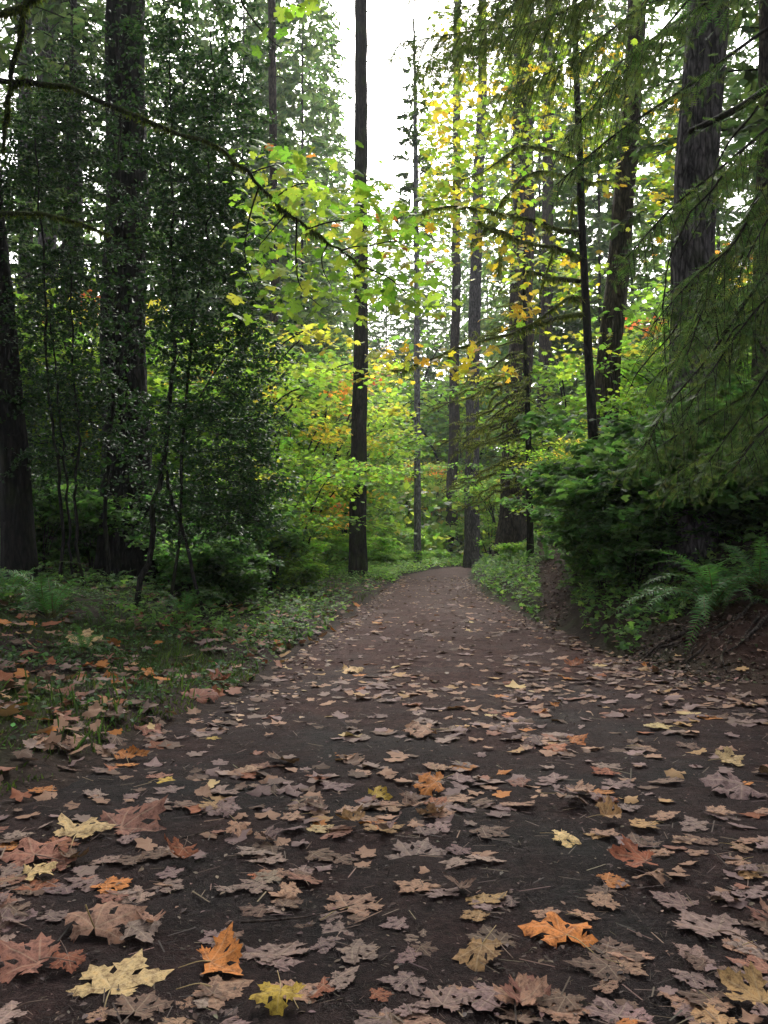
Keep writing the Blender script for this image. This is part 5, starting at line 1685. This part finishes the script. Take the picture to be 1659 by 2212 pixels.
# old pressed leaf scraps, needles and bits on the dirt
r5 = np.random.default_rng(55)
n = 46000
y = 1.7 + 9 * r5.uniform(0, 1, n) ** 1.8
x = r5.uniform(-0.48, 0.48, n) * (y + 0.4)
X, Y, Z = frames(np.array([0, 0, 1.0]) + 0.25 * r5.normal(size=(n, 3)), r5)
mb = MB()
tv = np.array([[-0.035, 0, 0], [0.035, 0, 0], [0.03, 1, 0.05], [-0.03, 1, 0.05]])
scatter(mb, tv, np.array([[0, 1, 2], [0, 2, 3]]), np.stack([x, y, H(x, y) + 0.008], -1), X, Y, Z, r5.uniform(0.012, 0.032, n), pal([(0.02, 0.014, 0.012), (0.035, 0.023, 0.018), (0.05, 0.034, 0.026), (0.12, 0.085, 0.06), (0.012, 0.009, 0.008)], n, r5, 0.2, w=[0.3, 0.25, 0.17, 0.06, 0.22]))
n = 7500
y = 1.7 + 26 * r5.uniform(0, 1, n) ** 1.6
x = r5.uniform(-0.48, 0.48, n) * (y + 0.4)
ok = (x < xr(y) + 2.2)
x, y = x[ok], y[ok]
n = len(x)
X, Y, Z = frames(np.array([0, 0, 1.0]) + 0.2 * r5.normal(size=(n, 3)), r5)
scatter(mb, OVAL_V, OVAL_T, np.stack([x, y, H(x, y) + 0.012], -1), X, Y, Z, r5.uniform(0.010, 0.032, n), pal([(0.07, 0.046, 0.037), (0.10, 0.068, 0.056), (0.15, 0.10, 0.075), (0.04, 0.027, 0.022)], n, r5, 0.2))
n = 2000
y = 7 + 28 * r5.uniform(0, 1, n) ** 1.3
u_ = r5.uniform(0, 1, n)
u_ = np.where(r5.uniform(0, 1, n) < 0.62, np.where(u_ < 0.5, 0.26 * u_, 1 - 0.26 * (1 - u_)), u_)
x = xl(y) + (xr(y) - xl(y)) * u_
X, Y, Z = frames(np.array([0, 0, 1.0]) + 0.15 * r5.normal(size=(n, 3)), r5)
scatter(mb, OVAL_V * [1.5, 1, 1], OVAL_T, np.stack([x, y, H(x, y) + 0.014], -1), X, Y, Z, r5.uniform(0.025, 0.085, n), pal([(0.24, 0.15, 0.10), (0.18, 0.12, 0.105), (0.20, 0.145, 0.115), (0.34, 0.22, 0.12), (0.10, 0.06, 0.045)], n, r5, 0.2, hue=0.03))
n = 5000
k_ = r5.uniform(0, 1, n) < 0.6
y = np.where(k_, r5.uniform(8.6, 11.2, n), r5.uniform(14.5, 26, n))
x = np.where(k_, r5.uniform(2.9, 5.6, n), trail_x(y) + r5.normal(size=n) * 0.3)
X, Y, Z = frames(np.array([0, 0, 1.0]) + 0.4 * r5.normal(size=(n, 3)), r5)
scatter(mb, DIA_V, DIA_T, np.stack([x, y, H(x, y) + 0.012], -1), X, Y, Z, r5.uniform(0.015, 0.075, n), pal([(0.06, 0.032, 0.024), (0.10, 0.06, 0.045), (0.03, 0.018, 0.014), (0.16, 0.10, 0.08), (0.04, 0.05, 0.015)], n, r5, 0.2))
n = 1500
y = 1.8 + 16 * r5.uniform(0, 1, n) ** 1.6
x = r5.uniform(-0.48, 0.48, n) * (y + 0.4)
X, Y, Z = frames(np.array([0, 0, 1.0]) + 0.12 * r5.normal(size=(n, 3)), r5)
scatter(mb, tv * [0.8, 1, 1], np.array([[0, 1, 2], [0, 2, 3]]), np.stack([x, y, H(x, y) + 0.016], -1), X, Y, Z, r5.uniform(0.05, 0.13, n), pal([(0.09, 0.06, 0.045), (0.16, 0.11, 0.07), (0.05, 0.035, 0.03)], n, r5, 0.2))
mb.obj('needle_debris', M['debris'], kind='stuff')

# fallen twigs
for k, (s, lab) in enumerate([([(520, 2012), (600, 2005), (680, 1995), (765, 1972)], 'long thin brown twig lying across leaves beside the large ragged tan leaf'), ([(1110, 2130), (1113, 2200), (1116, 2260)], 'thin pale twig pointing along the bare dirt at the bottom edge'),
                            ([(380, 1830), (430, 1815), (480, 1795)], 'short straight twig near the curled rust leaf')]):
    pts = [G(*q) + [0, 0, 0.03] for q in s]
    mb = MB()
    v, t = tube_arrays(smooth(pts, 16), np.linspace(0.005, 0.002, 16), 6, 0.2, k)
    mb.add(v, t)
    o = mb.obj('twig', M['brown_bark'])
    tag(o, lab, 'twig')

# ------------------------------------------------------------------ damp air
me = bpy.data.meshes.new('haze')
x0, x1, y0, y1, z0, z1 = -110, 110, -30, 160, -3, 75
me.from_pydata([(x0, y0, z0), (x1, y0, z0), (x1, y1, z0), (x0, y1, z0), (x0, y0, z1), (x1, y0, z1), (x1, y1, z1), (x0, y1, z1)], [],
               [(3, 2, 1, 0), (4, 5, 6, 7), (0, 1, 5, 4), (1, 2, 6, 5), (2, 3, 7, 6), (3, 0, 4, 7)])
m, t_, o_ = nodes('haze')
pv = nd(t_, 'ShaderNodeVolumePrincipled', Density=0.00055)
pv.inputs['Color'].default_value = (0.93, 0.97, 1.0, 1)
pv.inputs['Anisotropy'].default_value = 0.3
t_.links.new(pv.outputs[0], o_.inputs['Volume'])
me.materials.append(m)
link('haze', me, kind='stuff')
print('tris', sum(len(x.polygons) for x in bpy.data.meshes), 'objects', len(bpy.data.objects))
